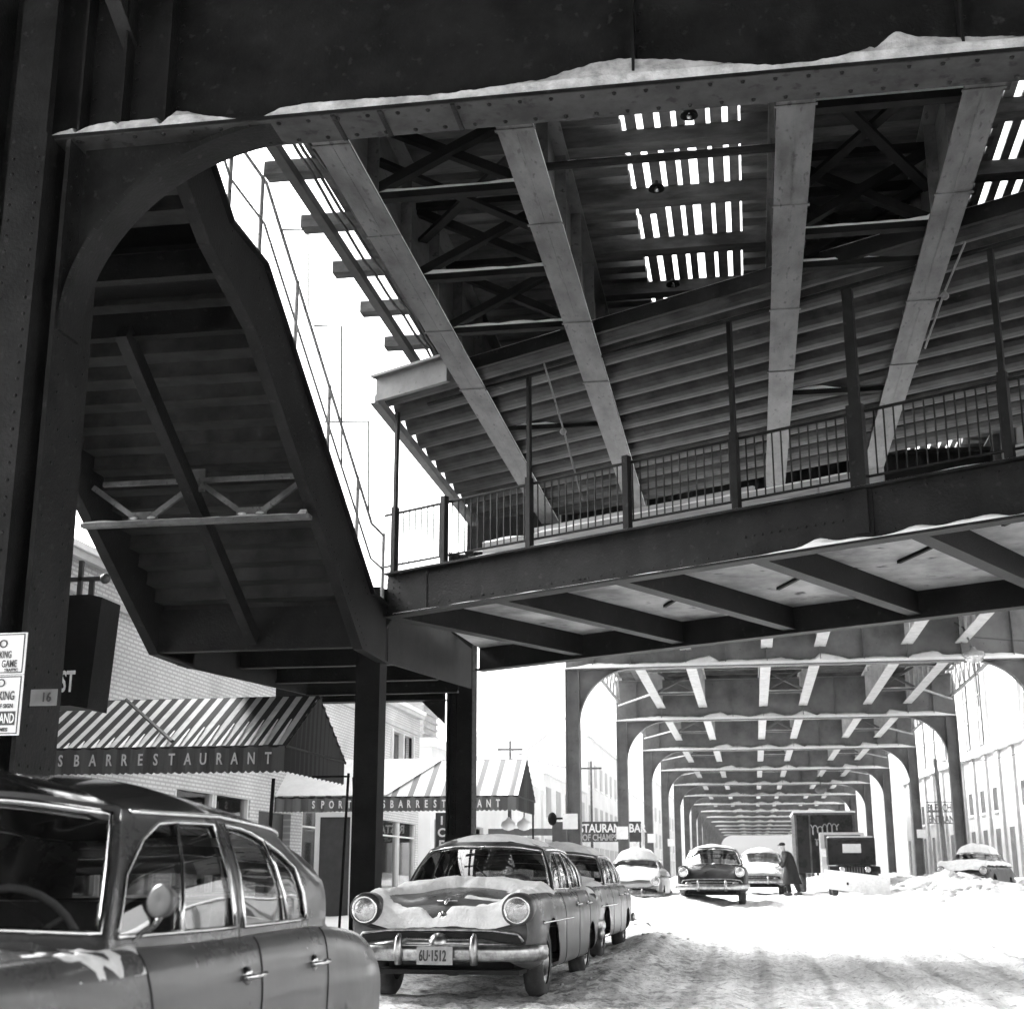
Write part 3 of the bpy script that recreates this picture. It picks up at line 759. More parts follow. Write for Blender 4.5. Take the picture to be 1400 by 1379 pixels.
mb = MB(); ubox(mb, -17.2, U1, N1, N1 + .03, 3.81, 4.43); ubox(mb, -17.2, U1, N1 - .12, N1 + .12, 3.775, 3.808); mb.build('edge_girder', M['steel_near'], FB)
for i in range(9):
    uu = -14.75 + i * 2.12
    mb = MB(); ubox(mb, uu - .012, uu + .012, N0 + .03, N1, 3.86, 4.22); ubox(mb, uu - .11, uu + .11, N0 + .12, N1 - .12, 3.83, 3.857)
    mb.build('floor_beam', M['steel_near'], FB)
mb = MB(); mb.prism([W(U0, N0 + .03, 0)[:2], W(U1, N0 + .03, 0)[:2], W(U1, N1, 0)[:2], W(-17.2, N1, 0)[:2]], 'Z', 4.22, 4.38); mb.build('floor_slab', M['concrete'], FB)
# snow on the outstanding ledge of the near girder
s2 = MB(); lo = []; hi = []; bk = []; uu = U0 + .2
while uu < U1:
    env = (.006 + .024 * (bell(uu, -5.6, 1.1) + bell(uu, -7.4, .6))) 
    h = max(.003, env * (1 + 1.2 * noise.noise(Vector((uu * 2.5, 0, 0)))))
    lo.append(W(uu, N0 - .095, 3.808)); hi.append(W(uu, N0 - .085, 3.808 + h)); bk.append(W(uu, N0, 3.81 + h * 2.2)); uu += .08
s2.strip(lo, hi); s2.strip(hi, bk); s2.build('snow', M['snow'], FB)
s2 = MB(); lo = []; hi = []; uu = U0 + .2
while uu < U1:
    h = max(.003, .012 + .02 * noise.noise(Vector((uu * 1.7, 5, 0))))
    lo.append(W(uu, N0 - .095, 4.462)); hi.append(W(uu, N0 - .05, 4.462 + h)); uu += .1
s2.strip(lo, hi); s2.build('snow', M['snow'], FB)
# railing
RL = N0 + .06
mb = MB(); mb.tube([W(U0 - .15, RL, 5.42), W(U1, RL, 5.42)], .022, 6); mb.tube([W(U0 - .15, RL, 4.60), W(U1, RL, 4.60)], .018, 6); mb.build('rail', M['steel_near'], FB)
for uu in (-14.62,): pass
mb = MB(); uu = U0; 
while uu < U1: mb.tube([W(uu, RL, 4.6), W(uu, RL, 5.42)], .010, 4, caps=False); uu += .125
tag(mb.build('balusters', M['steel_near'], FB), kind='stuff')
for uu, tall, w in ((-14.5, 1, .08), (-13.48, 0, .08), (-11.86, 1, .08), (-10.18, 0, .09), (-8.51, 1, .09), (-6.83, 1, .2), (-5.03, 1, .10), (-3.3, 0, .1), (-1.6, 1, .1)):
    mb = MB(); ubox(mb, uu - w / 2, uu + w / 2, N0 - .04, N0 + .06, 4.46 if w < .2 else 3.9, 5.5)
    if tall: ubox(mb, uu - w / 3, uu + w / 3, N0 - .02, N0 + .04, 5.5, 7.05)
    mb.build('railing_post', M['steel_near'], FB)
# plank kickboards standing behind the railing
for k, (ua, ub, nn, za, zb) in enumerate(((-13.1, -7.6, N0 + .45, 4.42, 4.80), (-13.1, -9.2, N0 + 1.7, 4.6, 5.28), (-9.3, -7.3, N0 + 1.75, 4.6, 5.22), (-5.4, -2, N0 + 1.2, 4.5, 5.0))):
    mb = MB(); ubox(mb, ua, ub, nn, nn + .06, za, zb); ubox(mb, ua, ub, nn - .01, nn - .003, za + .10, za + .115)
    mb.build('plank_board', M['plank'], FB)
s2 = MB(); lo = []; hi = []
for i in range(60):
    uu = -13.1 + i * .1; lo.append(W(uu, N0 + .44, 4.80)); hi.append(W(uu, N0 + .47, 4.83 + .04 * noise.noise(Vector((uu * 2, 1, 1)))))
s2.strip(lo, hi); s2.build('snow', M['snow'], FB)
# small clamps and cracks hanging under the slab
for (uu, nn) in ((-9.4, 18.2), (-7.2, 17.6), (-11.5, 18.3), (-5.3, 16.4)):
    mb = MB(); mb.bar(W(uu - .5, nn + .4, 4.2), W(uu + .35, nn - .3, 4.2), .05, .05); mb.build('drain_strap', M['steel_dark'], FB)

# support columns of the footbridge
def pier(x0, x1, y0, y1, zt, label):
    t = thing('pier_column', ((x0 + x1) / 2, (y0 + y1) / 2, -1.2), label, 'column', 'columns under the footbridge end')
    mb = MB(); column(mb, x0, x1, y0, y1, zt, -1.6, False)
    mb.box(x0 + .036, x1 - .036, y0 + .004, y0 + .02, -1.6, zt); 
    mb.build('shaft', M['steel_dark'], t)
    mb = MB(); mb.prism([(x1, zt - .7), (x1 + .35, zt), (x1, zt)], 'Y', (y0 + y1) / 2 - .02, (y0 + y1) / 2 + .02); mb.prism([(x0, zt), (x0, zt - .7), (x0 - .35, zt)], 'Y', (y0 + y1) / 2 - .02, (y0 + y1) / 2 + .02)
    mb.build('gusset', M['steel_dark'], t)
    return t
pier(-5.77, -5.40, 20.15, 20.55, 4.25, 'dark steel column where the staircase foot meets the footbridge')
# bracket plate and crossbeam near the rear column
t = thing('landing_beam', (-7.5, 27.1, 3.4), 'dark transverse beam reaching left from the column behind the footbridge', 'beam')
mb = MB(); mb.box(-9.45, -5.92, 27.15, 27.2, 3.4, 3.85); mb.box(-9.45, -5.92, 27.02, 27.33, 3.37, 3.4); mb.box(-9.45, -5.92, 27.02, 27.33, 3.85, 3.88); mb.build('web_and_flanges', M['steel_near'], t)
mb = MB(); mb.prism([(-5.92, 3.39), (-5.92, 2.9), (-6.4, 3.36)], 'Y', 27.14, 27.18); mb.build('bracket', M['steel_near'], t)

# ------------------------------------------------------------------ corrugated canopy
CAN = thing('corrugated_canopy', W(-9, 18, 7.1), 'corrugated sheet canopy hung between the track girders and the footbridge', 'canopy')
per = .66; nn0, nn1 = 14.45, 22.3
prof = [(0, .20), (.03, .13), (.10, .075), (.22, .03), (.38, .004), (.55, .0), (.72, .02), (.85, .06), (.94, .11), (.985, .17)]
mb = MB(); rows = []; n = nn0
while n < nn1:
    for (a, dz) in prof: rows.append((n + a * per, dz))
    n += per
ribs_u = 60
grid = []
for (nn, dz) in rows:
    uL = max((-5.36 - NX * nn) / UX, (NY * nn - 27.3) / -UY); uR = 3.2
    grid.append([W(uL + (uR - uL) * i / ribs_u, nn, 7.12 + dz + .006 * noise.noise(Vector((i * .7, nn * 3, 0)))) for i in range(ribs_u + 1)])
k = len(mb.v)
for g in grid: mb.v.extend(g)
for j in range(len(grid) - 1):
    for i in range(ribs_u): mb.f.append((j * (ribs_u + 1) + i, j * (ribs_u + 1) + i + 1, (j + 1) * (ribs_u + 1) + i + 1, (j + 1) * (ribs_u + 1) + i))
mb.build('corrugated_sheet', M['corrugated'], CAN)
uL0 = (-5.36 - NX * nn0) / UX
mb = MB(); ubox(mb, uL0, uL0 + 1.45, nn0 - .1, nn0 - .02, 7.02, 7.38); ubox(mb, uL0 - .02, uL0 + 1.45, nn0 - .2, nn0 + .05, 7.38, 7.42); mb.build('end_fascia', M['steel'], CAN)
mb = MB(); mb.box(-5.44, -5.36, 19.6, 27.4, 7.02, 7.14); mb.box(-5.5, -5.36, 19.6, 27.4, 6.99, 7.02); mb.build('edge_channel', M['girder_near'], CAN)
mb = MB(); ubox(mb, uL0 + 1.5, 3.2, nn0 - .06, nn0 + .0, 7.1, 7.3); mb.tube([W(uL0 + .5, N0, 7.04), W(3.2, N0, 7.04)], .035, 6); mb.build('purlin', M['steel_near'], CAN)
s2 = MB(); lo = []; hi = []; uu = uL0
while uu < 3.2:
    h = max(.003, .02 + .03 * noise.noise(Vector((uu * 1.5, 2, 0)))) if uu > uL0 + 1.5 else .015
    zz = 7.3 if uu > uL0 + 1.5 else 7.42
    lo.append(W(uu, nn0 - .07, zz)); hi.append(W(uu, nn0 + .05, zz + h * 1.6)); uu += .1
s2.strip(lo, hi); s2.build('snow', M['snow'], CAN)
for k, (ua, na, za, ub, nb, zb) in enumerate(((-11.35, 14.7, 7.05, -11.35, 15.6, 5.2), (-5.2, 14.7, 7.05, -5.9, 15.0, 6.0))):
    mb = MB(); mb.tube([W(ua, na, za), W((ua + ub) / 2, (na + nb) / 2, (za + zb) / 2 + .05), W(ub, nb, zb)], .013, 6); mb.ball(W((ua + ub) / 2, (na + nb) / 2, (za + zb) / 2), .05, 8, 6)
    mb.build('hanging_conduit', M['steel'], CAN)

# ------------------------------------------------------------------ staircase
ST = thing('staircase', (-6.9, 16, 3.3), 'dark steel staircase seen from below, rising towards the viewer from the landing', 'staircase')
top = [(20.3, 3.98), (19.4, 4.0), (14.33, 6.92), (13.21, 6.92), (10.95, 8.25), (9.6, 9.0)]
bot = [(9.6, 8.0), (11.0, 7.22), (12.6, 6.38), (14.05, 5.98), (18.85, 3.1), (20.3, 3.1)]
poly = top[::-1]
for x0, x1 in ((-5.40, -5.36), (-8.45, -8.41)):
    mb = MB()
    for k in range(5):
        a, b2 = top[k], top[k + 1]; c_, d_ = bot[5 - k], bot[4 - k]
        vs = [(x0, *a), (x0, *b2), (x0, *d_), (x0, *c_), (x1, *a), (x1, *b2), (x1, *d_), (x1, *c_)]
        mb.add(vs, [(0, 1, 2, 3), (7, 6, 5, 4), (0, 4, 5, 1), (3, 2, 6, 7)])
        # flanges
    for a, b2 in zip(bot, bot[1:]): mb.bar(((x0 + x1) / 2, a[0], a[1]), ((x0 + x1) / 2, b2[0], b2[1]), .14, .03)
    for a, b2 in zip(top, top[1:]): mb.bar(((x0 + x1) / 2, a[0], a[1]), ((x0 + x1) / 2, b2[0], b2[1]), .16, .035)
    if x0 > -6:
        for (ya, za, yb, zb) in ((19.2, 3.2, 14.2, 6.08), (14.1, 6.75, 19.2, 3.95), (14.2, 6.05, 14.2, 6.85), (13.3, 6.4, 13.3, 6.85)):
            nn_ = int(hypot(yb - ya, zb - za) / .14)
            for i in range(nn_ + 1): f = i / nn_; mb.dome((x1, ya + (yb - ya) * f, za + (zb - za) * f), .016, (1, 0, 0))
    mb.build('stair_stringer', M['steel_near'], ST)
mb = MB(); mb.bar((-6.95, 18.9, 3.28), (-6.95, 14.1, 6.1), .14, .22); mb.bar((-6.95, 13.2, 6.55), (-6.95, 10, 8.3), .14, .2); mb.build('centre_carriage', M['steel_near'], ST)
mb = MB(); n = 16
for i in range(n):
    y = 19.35 - (19.35 - 14.33) * (i + .5) / n; z = 3.55 + (6.62 - 3.55) * (i + .5) / n
    mb.box(-8.41, -5.4, y - .17, y + .17, z, z + .035); mb.box(-8.41, -5.4, y - .155, y - .14, z - .0, z + .2)
for i in range(11):
    y = 13.1 - (13.1 - 9.8) * (i + .5) / 11; z = 6.8 + 1.95 * (i + .5) / 11
    mb.box(-8.41, -5.4, y - .17, y + .17, z, z + .035); mb.box(-8.41, -5.4, y - .155, y - .14, z, z + .18)
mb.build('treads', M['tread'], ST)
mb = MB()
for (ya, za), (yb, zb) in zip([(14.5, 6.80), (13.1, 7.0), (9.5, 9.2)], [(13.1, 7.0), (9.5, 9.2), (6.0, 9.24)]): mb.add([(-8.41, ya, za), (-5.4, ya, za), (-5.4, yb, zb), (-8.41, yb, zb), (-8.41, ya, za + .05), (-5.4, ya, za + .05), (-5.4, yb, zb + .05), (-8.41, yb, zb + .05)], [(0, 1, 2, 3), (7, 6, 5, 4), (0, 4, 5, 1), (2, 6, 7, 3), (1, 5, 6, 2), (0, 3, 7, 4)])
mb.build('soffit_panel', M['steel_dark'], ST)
mb = MB(); mb.box(-8.41, -5.4, 13.15, 14.4, 6.6, 6.66); mb.build('half_landing', M['steel_dark'], ST)
for (y, z, h) in ((14.3, 6.1, .3), (13.2, 6.3, .3), (18.95, 3.15, .6)):
    mb = MB(); mb.box(-8.41, -5.4, y - .02, y + .02, z, z + h); mb.box(-8.41, -5.4, y - .09, y + .05, z - .03, z); mb.build('cross_beam', M['steel_near'], ST)
# truss under the flight with V bracing and snow
mb = MB(); TY = 16.43
mb.bar((-8.45, TY, 4.40), (-5.36, TY, 4.40), .14, .05)
for xc in (-7.62, -6.15):
    for s in (-1, 1):
        mb.bar((xc + s * .08, TY, 4.46), (xc + s * .72, TY, 4.92), .05, .07)
    mb.box(xc - .2, xc + .2, TY - .012, TY + .012, 4.42, 4.56)
mb.bar((-8.2, TY, 4.95), (-5.4, TY, 4.95), .06, .06)
mb.box(-7.1, -6.8, TY - .015, TY + .015, 4.8, 5.1)
mb.build('soffit_truss', M['girder_near'], ST)
s2 = MB()
X = [-8.4 + i * .04 for i in range(76)]
lo = [(x, TY - .068, 4.426) for x in X]; hi = [(x, TY - .05, 4.437 + .022 * max(0, noise.noise(Vector((x * 3, 0, 0))) + .3) + (.05 if x > -5.5 else 0)) for x in X]; bk = [(x, TY + .06, 4.436) for x in X]
s2.strip(lo, hi); s2.strip(hi, bk)
for xc in (-7.62, -6.15):
    for s in (-1, 1): s2.ball((xc + s * .12, TY - .02, 4.475), .045, 8, 6, (1.3, .6, .45))
s2.build('snow', M['snow_dirty_shaded'], ST)
# landing at the foot of the stair
mb = MB(); mb.box(-8.41, -5.42, 19, 27.1, 3.86, 3.95)
for y in (20.4, 22.3, 24.2, 26.0): mb.box(-8.41, -5.42, y - .015, y + .015, 3.4, 3.86); mb.box(-8.41, -5.42, y - .08, y + .08, 3.37, 3.4)
mb.prism([(19.0, 3.12), (19.8, 3.06), (27.1, 3.45), (27.1, 3.98), (19.0, 3.98)], 'X', -8.45, -8.41)
mb.build('landing', M['steel_near'], ST)
mb = MB(); mb.prism([(20.6, 3.15), (27.2, 3.6), (27.2, 4.4), (20.6, 4.4)], 'X', -5.44, -5.40); mb.build('landing_edge_girder', M['steel_near'], ST)
s2 = MB(); lo = [(-8.46, 23.4 + i * .1, 3.40 + .015 * sin(i)) for i in range(34)]; s2.strip(lo, [(a - .0, b_, c_ + .05) for a, b_, c_ in lo]); s2.build('snow', M['snow'], ST)
# handrail of the right-hand stringer
def rail_z(y):
    for (a, za), (b2, zb) in zip(top, top[1:]):
        if b2 <= y <= a: return za + (zb - za) * (a - y) / (a - b2)
    return top[-1][1]
for hgt, r_ in ((1.05, .022), (.52, .017)):
    mb = MB(); mb.tube([(-5.38, y, rail_z(y) + hgt) for y in (20.1, 19.4, 14.33, 13.21, 10.95, 10.6)], r_, 6); mb.build('handrail', M['steel_light'], ST)  # pale steel: sky glare around the rail is put into its colour
for y in (20.1, 18.6, 17.1, 15.6, 14.2, 13.2, 11.9):
    mb = MB(); mb.tube([(-5.38, y, rail_z(y)), (-5.38, y, rail_z(y) + 1.08)], .028, 8); mb.build('handrail_post', M['steel_light'], ST)
mb = MB()
i = 0
y = 20.0
while y > 11:
    z = rail_z(y) + .04; mb.ball((-5.38, y, z), .028, 5, 4); y -= .11
mb.build('icicle_beads', M['snow_dirty_shaded'], ST)
# thin electric conduits behind the stair rail
mb = MB()
def rp(x, y, X):
    a = (x - 700) / F; b2 = -(y - 690) / F
    fw = Vector((-sin(yaw) * cos(pitch), cos(yaw) * cos(pitch), sin(pitch))); rt = Vector((cos(yaw), sin(yaw), 0)); up = rt.cross(fw)
    d = fw + rt * a + up * b2
    return d * (X / d.x)
for pts in (((430, 446), (467, 446), (467, 640)), ((445, 577), (504, 577), (504, 700)), ((385, 315), (421, 315), (421, 420))):
    mb.tube([rp(x, y, -5.6) for x, y in pts], .014, 5)
mb.build('conduit_frames', M['steel_near'], ST)

# ------------------------------------------------------------------ left edge: hoarding, signs
t = thing('steel_hoarding', (-7.8, 11.4, -1.2), 'dark sheet hoarding beside the nearest column at the left frame edge', 'hoarding')
mb = MB(); mb.box(-10.5, -6.45, 11.3, 11.36, -1.4, 8.8); mb.build('sheet', M['steel_dark'], t)
mb = MB()
for x in (-10.4, -8.5, -6.6): mb.box(x, x + .1, 11.2, 11.3, -1.4, 8.8)
mb.build('uprights', M['steel_near'], t)

PS = thing('parking_sign', (-5.9, 9.8, .9), 'white enamel parking signs about game day, cut by the left frame edge', 'sign')
mb = MB(); ys_ = 9.78
for (z0, z1) in ((1.48, 1.80), (1.02, 1.475)): mb.box(-6.15, -5.41, ys_, ys_ + .01, z0, z1)
mb.build('sign_plate', M['sign_white'], PS)
mb = MB()
for (z0, z1) in ((1.48, 1.80), (1.02, 1.475)):
    for (xa, xb, za, zb) in ((-6.14, -5.425, z1 - .018, z1 - .01), (-6.14, -5.425, z0 + .01, z0 + .018), (-5.433, -5.425, z0 + .01, z1 - .01)): mb.box(xa, xb, ys_ - .004, ys_ - .001, za, zb)
mb.box(-6.14, -5.45, ys_ - .004, ys_ - .001, 1.095, 1.20)
mb.build('border', M['sign_dark'], PS)
for zz in (1.6, 1.15): mb = MB(); mb.box(-6.0, -5.7, ys_ + .012, ys_ + .5, zz, zz + .05); mb.build('bracket', M['steel_near'], PS)
PXM = 1 / 193.6
for (s_, cap, xpx, zz, wpx, m_) in (('NO', 12, 13.5, 1.685, 26, 'sign_dark'), ('PARKING', 10.5, 18.5, 1.605, 33, 'sign_dark'), ('GAME', 10.5, 25.5, 1.535, 24, 'sign_dark'), ('TRAFFIC', 4, 27, 1.503, 22, 'sign_dark'),
                         ('NO', 12, 9.5, 1.385, 26, 'sign_dark'), ('PARKING', 13, 21.5, 1.285, 44, 'sign_dark'), ('OF SIGN', 6, 19.5, 1.225, 26, 'sign_dark'), ('STAND', 14, 20.5, 1.112, 34, 'white_letter'), ('TIMES', 5, 12, 1.05, 20, 'sign_dark')):
    o = text(s_, cap * PXM / .70, (0, ys_ - .007, zz), M[m_], PS, bold=.0012, ext=.001)
    xs_ = [v.co.x for v in o.data.vertices]; a, b2 = min(xs_), max(xs_); w_ = wpx * PXM; x1_ = (colx(xpx, ys_, 1197 - zz * 203) - ORG[PS.name].translation.x)
    for v in o.data.vertices: v.co.x = x1_ - w_ + (v.co.x - a) * w_ / (b2 - a)
SB = thing('street_name_drum', (-5.6, 11.9, 1.6), 'dark hanging sign drum with white ST letters behind the nearest column', 'sign')
mb = MB(); mb.prism([(-6.1, 1.50), (-5.93, 1.47), (-5.87, 2.50), (-6.0, 2.53), (-6.5, 2.53), (-6.5, 1.5)], 'Y', 11.9, 12.3); mb.build('sign_box', M['steel_dark'], SB)
mb = MB(); mb.bar((-6.2, 12.1, 2.5), (-6.2, 12.1, 2.9), .04, .04); mb.bar((-6.5, 12.1, 2.72), (-5.95, 12.1, 2.72), .04, .04); mb.ball((-5.95, 12.1, 2.72), .05); mb.bar((-6.08, 12.1, 2.55), (-6.08, 12.1, 2.7), .05, .03); mb.build('hanger', M['sign_dark'], SB)
text('ST', .27, (colx(83, 11.885, 920), 11.885, 1.63), M['white_letter'], SB, bold=.005, sx=.5)

# ------------------------------------------------------------------ left buildings
def wall_with_openings(mb, X, y0, y1, z0, z1, wins, depth=.18, face=1):
    # wall in plane X facing +X, built from cells around rectangular openings
    ysx = sorted({y0, y1} | {w[0] for w in wins} | {w[1] for w in wins}); zsx = sorted({z0, z1} | {w[2] for w in wins} | {w[3] for w in wins})
    for a, b2 in zip(ysx, ysx[1:]):
        for c_, d_ in zip(zsx, zsx[1:]):
            m_, n_2 = (a + b2) / 2, (c_ + d_) / 2
            if any(w[0] < m_ < w[1] and w[2] < n_2 < w[3] for w in wins): continue
            mb.box(min(X, X - face * .3), max(X, X - face * .3), a, b2, c_, d_)

def shopfront(y0, y1, zt, n, parent, X=-11.5):
    w = (y1 - y0) / n
    for i in range(n):
        a, b2 = y0 + i * w + .12, y0 + (i + 1) * w - .12
        mb = MB(); mb.box(X - .12, X - .10, a, b2, -.35, zt); p = mb.build('window', M['shop_glass'], parent)
        mb = MB()
        for (ya, yb, za, zb) in ((a - .06, a, -.4, zt + .06), (b2, b2 + .06, -.4, zt + .06), (a, b2, zt, zt + .06), (a, b2, -.41, -.35), (a, b2, zt * .72, zt * .72 + .04)): mb.box(X - .14, X - .02, ya, yb, za, zb)
        mb.build('frame', M['far_wall'], p)
        mb = MB(); yy = a; lo = []; hi = []
        while yy < b2: x = X - .5 + .05 * sin(yy * 17) + .03 * sin(yy * 41); lo.append((x, yy, -.3)); hi.append((x, yy, zt)); yy += .06
        mb.strip(lo, hi); mb.build('curtain', M['curtain'], p)

BA = thing('brick_building', (-14, 34, -1), 'low pale brick building with curtained shop windows behind the awnings', 'building')
mb = MB()
wins = [(21.5, 26.5, -.35, 1.5), (27.2, 31.6, -.35, 1.7), (35.5, 40.5, -.35, 1.7), (41.2, 48.2, -.35, 1.7), (44.6, 47.4, 3.0, 4.6), (32.2, 34.6, -1.0, 1.5)]
wall_with_openings(mb, -11.5, 16, 48.6, -1.3, 5.35, wins)
mb.box(-22, -11.8, 48.3, 48.6, -1.3, 5.35); mb.box(-22, -11.8, 16, 48.3, 5.0, 5.1)
mb.build('wall', M['brick_white'], BA)
mb = MB(); mb.box(-11.82, -11.35, 15.9, 48.7, 5.36, 5.5); mb.box(-11.5, -11.4, 16, 48.6, 4.75, 4.85); mb.build('cornice', M['stucco'], BA)
mb = MB(); mb.box(-11.9, -11.3, 15.9, 48.7, 5.505, 5.62); mb.build('snow', M['snow'], BA)
shopfront(21.5, 26.5, 1.5, 2, BA); shopfront(27.2, 31.6, 1.7, 2, BA); shopfront(35.5, 40.5, 1.7, 2, BA); shopfront(41.2, 48.2, 1.7, 3, BA)
mb = MB(); mb.box(-11.75, -11.7, 44.6, 47.4, 3.0, 4.6); w_ = mb.build('window', M['window_dark'], BA)
mb = MB()
for (a, b2, c_, d_) in ((44.5, 44.6, 2.95, 4.65), (47.4, 47.5, 2.95, 4.65), (45.95, 46.05, 3, 4.6), (44.6, 47.4, 2.9, 3.0)): mb.box(-11.6, -11.42, a, b2, c_, d_)
mb.build('frame', M['far_wall'], w_)
mb = MB(); mb.box(-11.75, -11.7, 32.2, 34.6, -1, 1.5); d2 = mb.build('door', M['door_dark'], BA)
mb = MB(); mb.ball((-11.66, 34.3, .1), .05); mb.build('handle', M['chrome'], d2)
# dark entrance box between the awnings
t = thing('dark_vestibule', (-8.4, 30.5, -1), 'dark narrow doorway panel under the second awning, left of the footbridge column', 'doorway')
mb = MB(); mb.box(-9.42, -8.72, 30.4, 30.5, -1.1, 1.25); mb.build('door', M['door_dark'], t)
mb = MB(); mb.box(-9.52, -9.42, 30.35, 30.5, -1.1, 1.35); mb.box(-8.72, -8.62, 30.35, 30.5, -1.1, 1.35); mb.box(-9.42, -8.72, 30.35, 30.5, 1.25, 1.35); mb.build('frame', M['far_wall'], t)

t = thing('ventilator_tower', (-12.8, 56, 4), 'grey louvred tower rising behind the brick building', 'tower')
mb = MB(); mb.box(-14.5, -13.0, 55.5, 58, -1, 8.4); mb.build('tower_wall', material('tower_grey', .3, .42, rough=.8, scale=1), t)
mb = MB()
for i in range(16): mb.box(-14.55, -12.95, 55.42, 55.5, 3.6 + i * .28, 3.7 + i * .28); mb.box(-13, -12.92, 55.5, 58, 3.6 + i * .28, 3.7 + i * .28)
mb.build('louvres', M['steel_light'], t)

def far_building(x0, x1, y0, y1, zt, label, rows, cols, wmat='far_wall', side=1):
    t = thing('street_building', ((x0 + x1) / 2, (y0 + y1) / 2, -.6), label, 'building', 'pale buildings along the far left of the street')
    mb = MB(); mb.box(x0, x1, y0, y1, -1, zt); mb.build('wall', M[wmat], t)
    xf = x1 if side > 0 else x0
    mb = MB(); mb.box(x0 - .15, x1 + .15, y0 - .15, y1 + .15, zt, zt + .3); mb.build('parapet', M['snow'], t)
    for r in range(rows):
        for c_ in range(cols):
            za = 3.2 + r * 3.1 if rows > 1 or zt > 6 else .2
            ya = y0 + (y1 - y0) * (c_ + .25) / cols; yb = y0 + (y1 - y0) * (c_ + .7) / cols
            if za + 1.7 > zt: continue
            mb = MB(); mb.box(min(xf, xf + side * .03), max(xf, xf + side * .03), ya, yb, za, za + 1.7); o = mb.build('window', M['far_pane'], t)
            mb = MB(); mb.box(min(xf, xf + side * .12), max(xf, xf + side * .12), ya - .1, yb + .1, za - .12, za - .003); mb.build('sill', M['snow'], o)
    for c_ in range(cols):
        ya = y0 + (y1 - y0) * (c_ + .12) / cols; yb = y0 + (y1 - y0) * (c_ + .85) / cols
        mb = MB(); mb.box(min(xf, xf + side * .03), max(xf, xf + side * .03), ya, yb, -.2, 2.0); mb.build('shop_window', M['far_pane'], t)
    return t
far_building(-22, -11.5, 50.5, 78, 4.6, 'low one-storey shop building beyond the brick building, seen past the second awning', 1, 5)
far_building(-20, -11.5, 79, 100, 5.6, 'pale two-storey building past the low shop, first of the far row', 2, 5)
far_building(-20, -11.5, 100.6, 128, 9.8, 'tallest pale apartment building in the far left row', 3, 7)
far_building(-20, -11.5, 129, 168, 7.6, 'pale long building at the far end of the left row', 2, 9)
far_building(-20, -11.5, 170, 260, 11, 'faintest pale building closing the left side of the street', 2, 12)
far_building(12, 24, 190, 300, 9, 'pale building closing the far right side of the street beyond the ballpark', 2, 10, side=-1)

# ------------------------------------------------------------------ awnings
def awning(Y0, Y1, xl, xr, ze, zv, zr, roofmat, valmat, label, scallop=.22, yr=None):
    yr = yr or (Y0 + Y1) / 2
    t = thing('street_awning', ((xl + xr) / 2, yr, zv), label, 'awning', 'striped awnings reaching across the pavement')
    mb = MB(); n = int((xr - xl) / .07)
    lo = []; hi = []
    for i in range(n + 1):
        x = xl + (xr - xl) * i / n
        sag = .012 * sin(x * 28)
        lo.append((x, Y0 + sag, ze)); hi.append((x, yr, zr))
    mb.strip(lo, hi); lo2 = [(x, Y1, ze) for x, _, _ in lo]; mb.strip(hi, lo2)
    mb.build('roof_canvas', roofmat, t)
    mb = MB(); n = int((xr - xl) / (scallop / 6)); a = []; b2 = []; c_ = []
    for i in range(n + 1):
        x = xl + (xr - xl) * i / n; f = .012 * sin(x * 26)
        a.append((x, Y0 - .01 + f, ze)); b2.append((x, Y0 - .015 + f * 2, zv - .035 * abs(sin(pi * x / (scallop / 2)))))
    mb.strip(b2, a)
    mb.build('valance', valmat, t)
    # hip end facing the kerb
    mb = MB(); a = []; b2 = []; c_ = []; n = 56
    for i in range(n + 1):
        f = i / n; y = Y0 + (Y1 - Y0) * f
        zz = ze + (zr - ze) * (1 - abs(y - yr) / ((yr - Y0) if y < yr else (Y1 - yr)))
        pl_ = .025 * sin(f * n * pi / 2)
        a.append((xr - .02 + pl_, y, zv - .03 * abs(sin(f * 14 * pi)))); b2.append((xr - .02 + pl_, y, ze)); c_.append((xr - .0 + pl_, y, zz))
    mb.strip(a, b2); mb.strip(b2, c_); mb.build('end_panel', M['canvas_end'], t)
    mb = MB(); mb.tube([(xl, Y0, ze), (xr, Y0, ze), (xr, Y1, ze), (xl, Y1, ze)], .02, 6); mb.tube([(xl, yr, zr - .02), (xr, yr, zr - .02)], .02, 6)
    for x in [xl + (xr - xl) * i / 5 for i in range(6)]: mb.tube([(x, Y0, ze - .02), (x, yr, zr - .04), (x, Y1, ze - .02)], .016, 5)
    mb.build('frame', M['steel_near'], t)
    return t
M['canvas_end'] = stripes('end_canvas', 1, .22, .42, .025, .05)
M['canvas1'] = stripes('striped_canvas', 0, .222, .46, .02, .72, offset=.02, noise_amt=.5)
M['valance1'] = stripes('valance_canvas', 0, .444, .5, .035, .055, offset=.06)
M['canvas2'] = stripes('striped_canvas_pale', 0, .41, .34, .72, .22, offset=.1, noise_amt=.1)
M['valance2'] = stripes('valance_canvas_grey', 0, .41, .5, .10, .16, offset=.1)
AW = awning(20.0, 23.2, -11.5, -6.78, 1.86, 1.50, 2.80, M['canvas1'], M['valance1'], 'dark striped awning lettered BAR RESTAURANT, nearer one, over the pavement by the parked cars')
for ch, px in zip("'SBARRESTAURANT", (73, 82, 104, 126, 148, 169, 191, 212, 234, 256, 277, 299, 320, 343, 366)):
    text(ch, .24 if ch != "'" else .2, (colx(px, 19.95), 19.945, 1.60), M['cream'], AW, align='CENTER', bold=.004, sx=.68, name='letter')
mb = MB()
for x in (-6.85, -6.75): pass
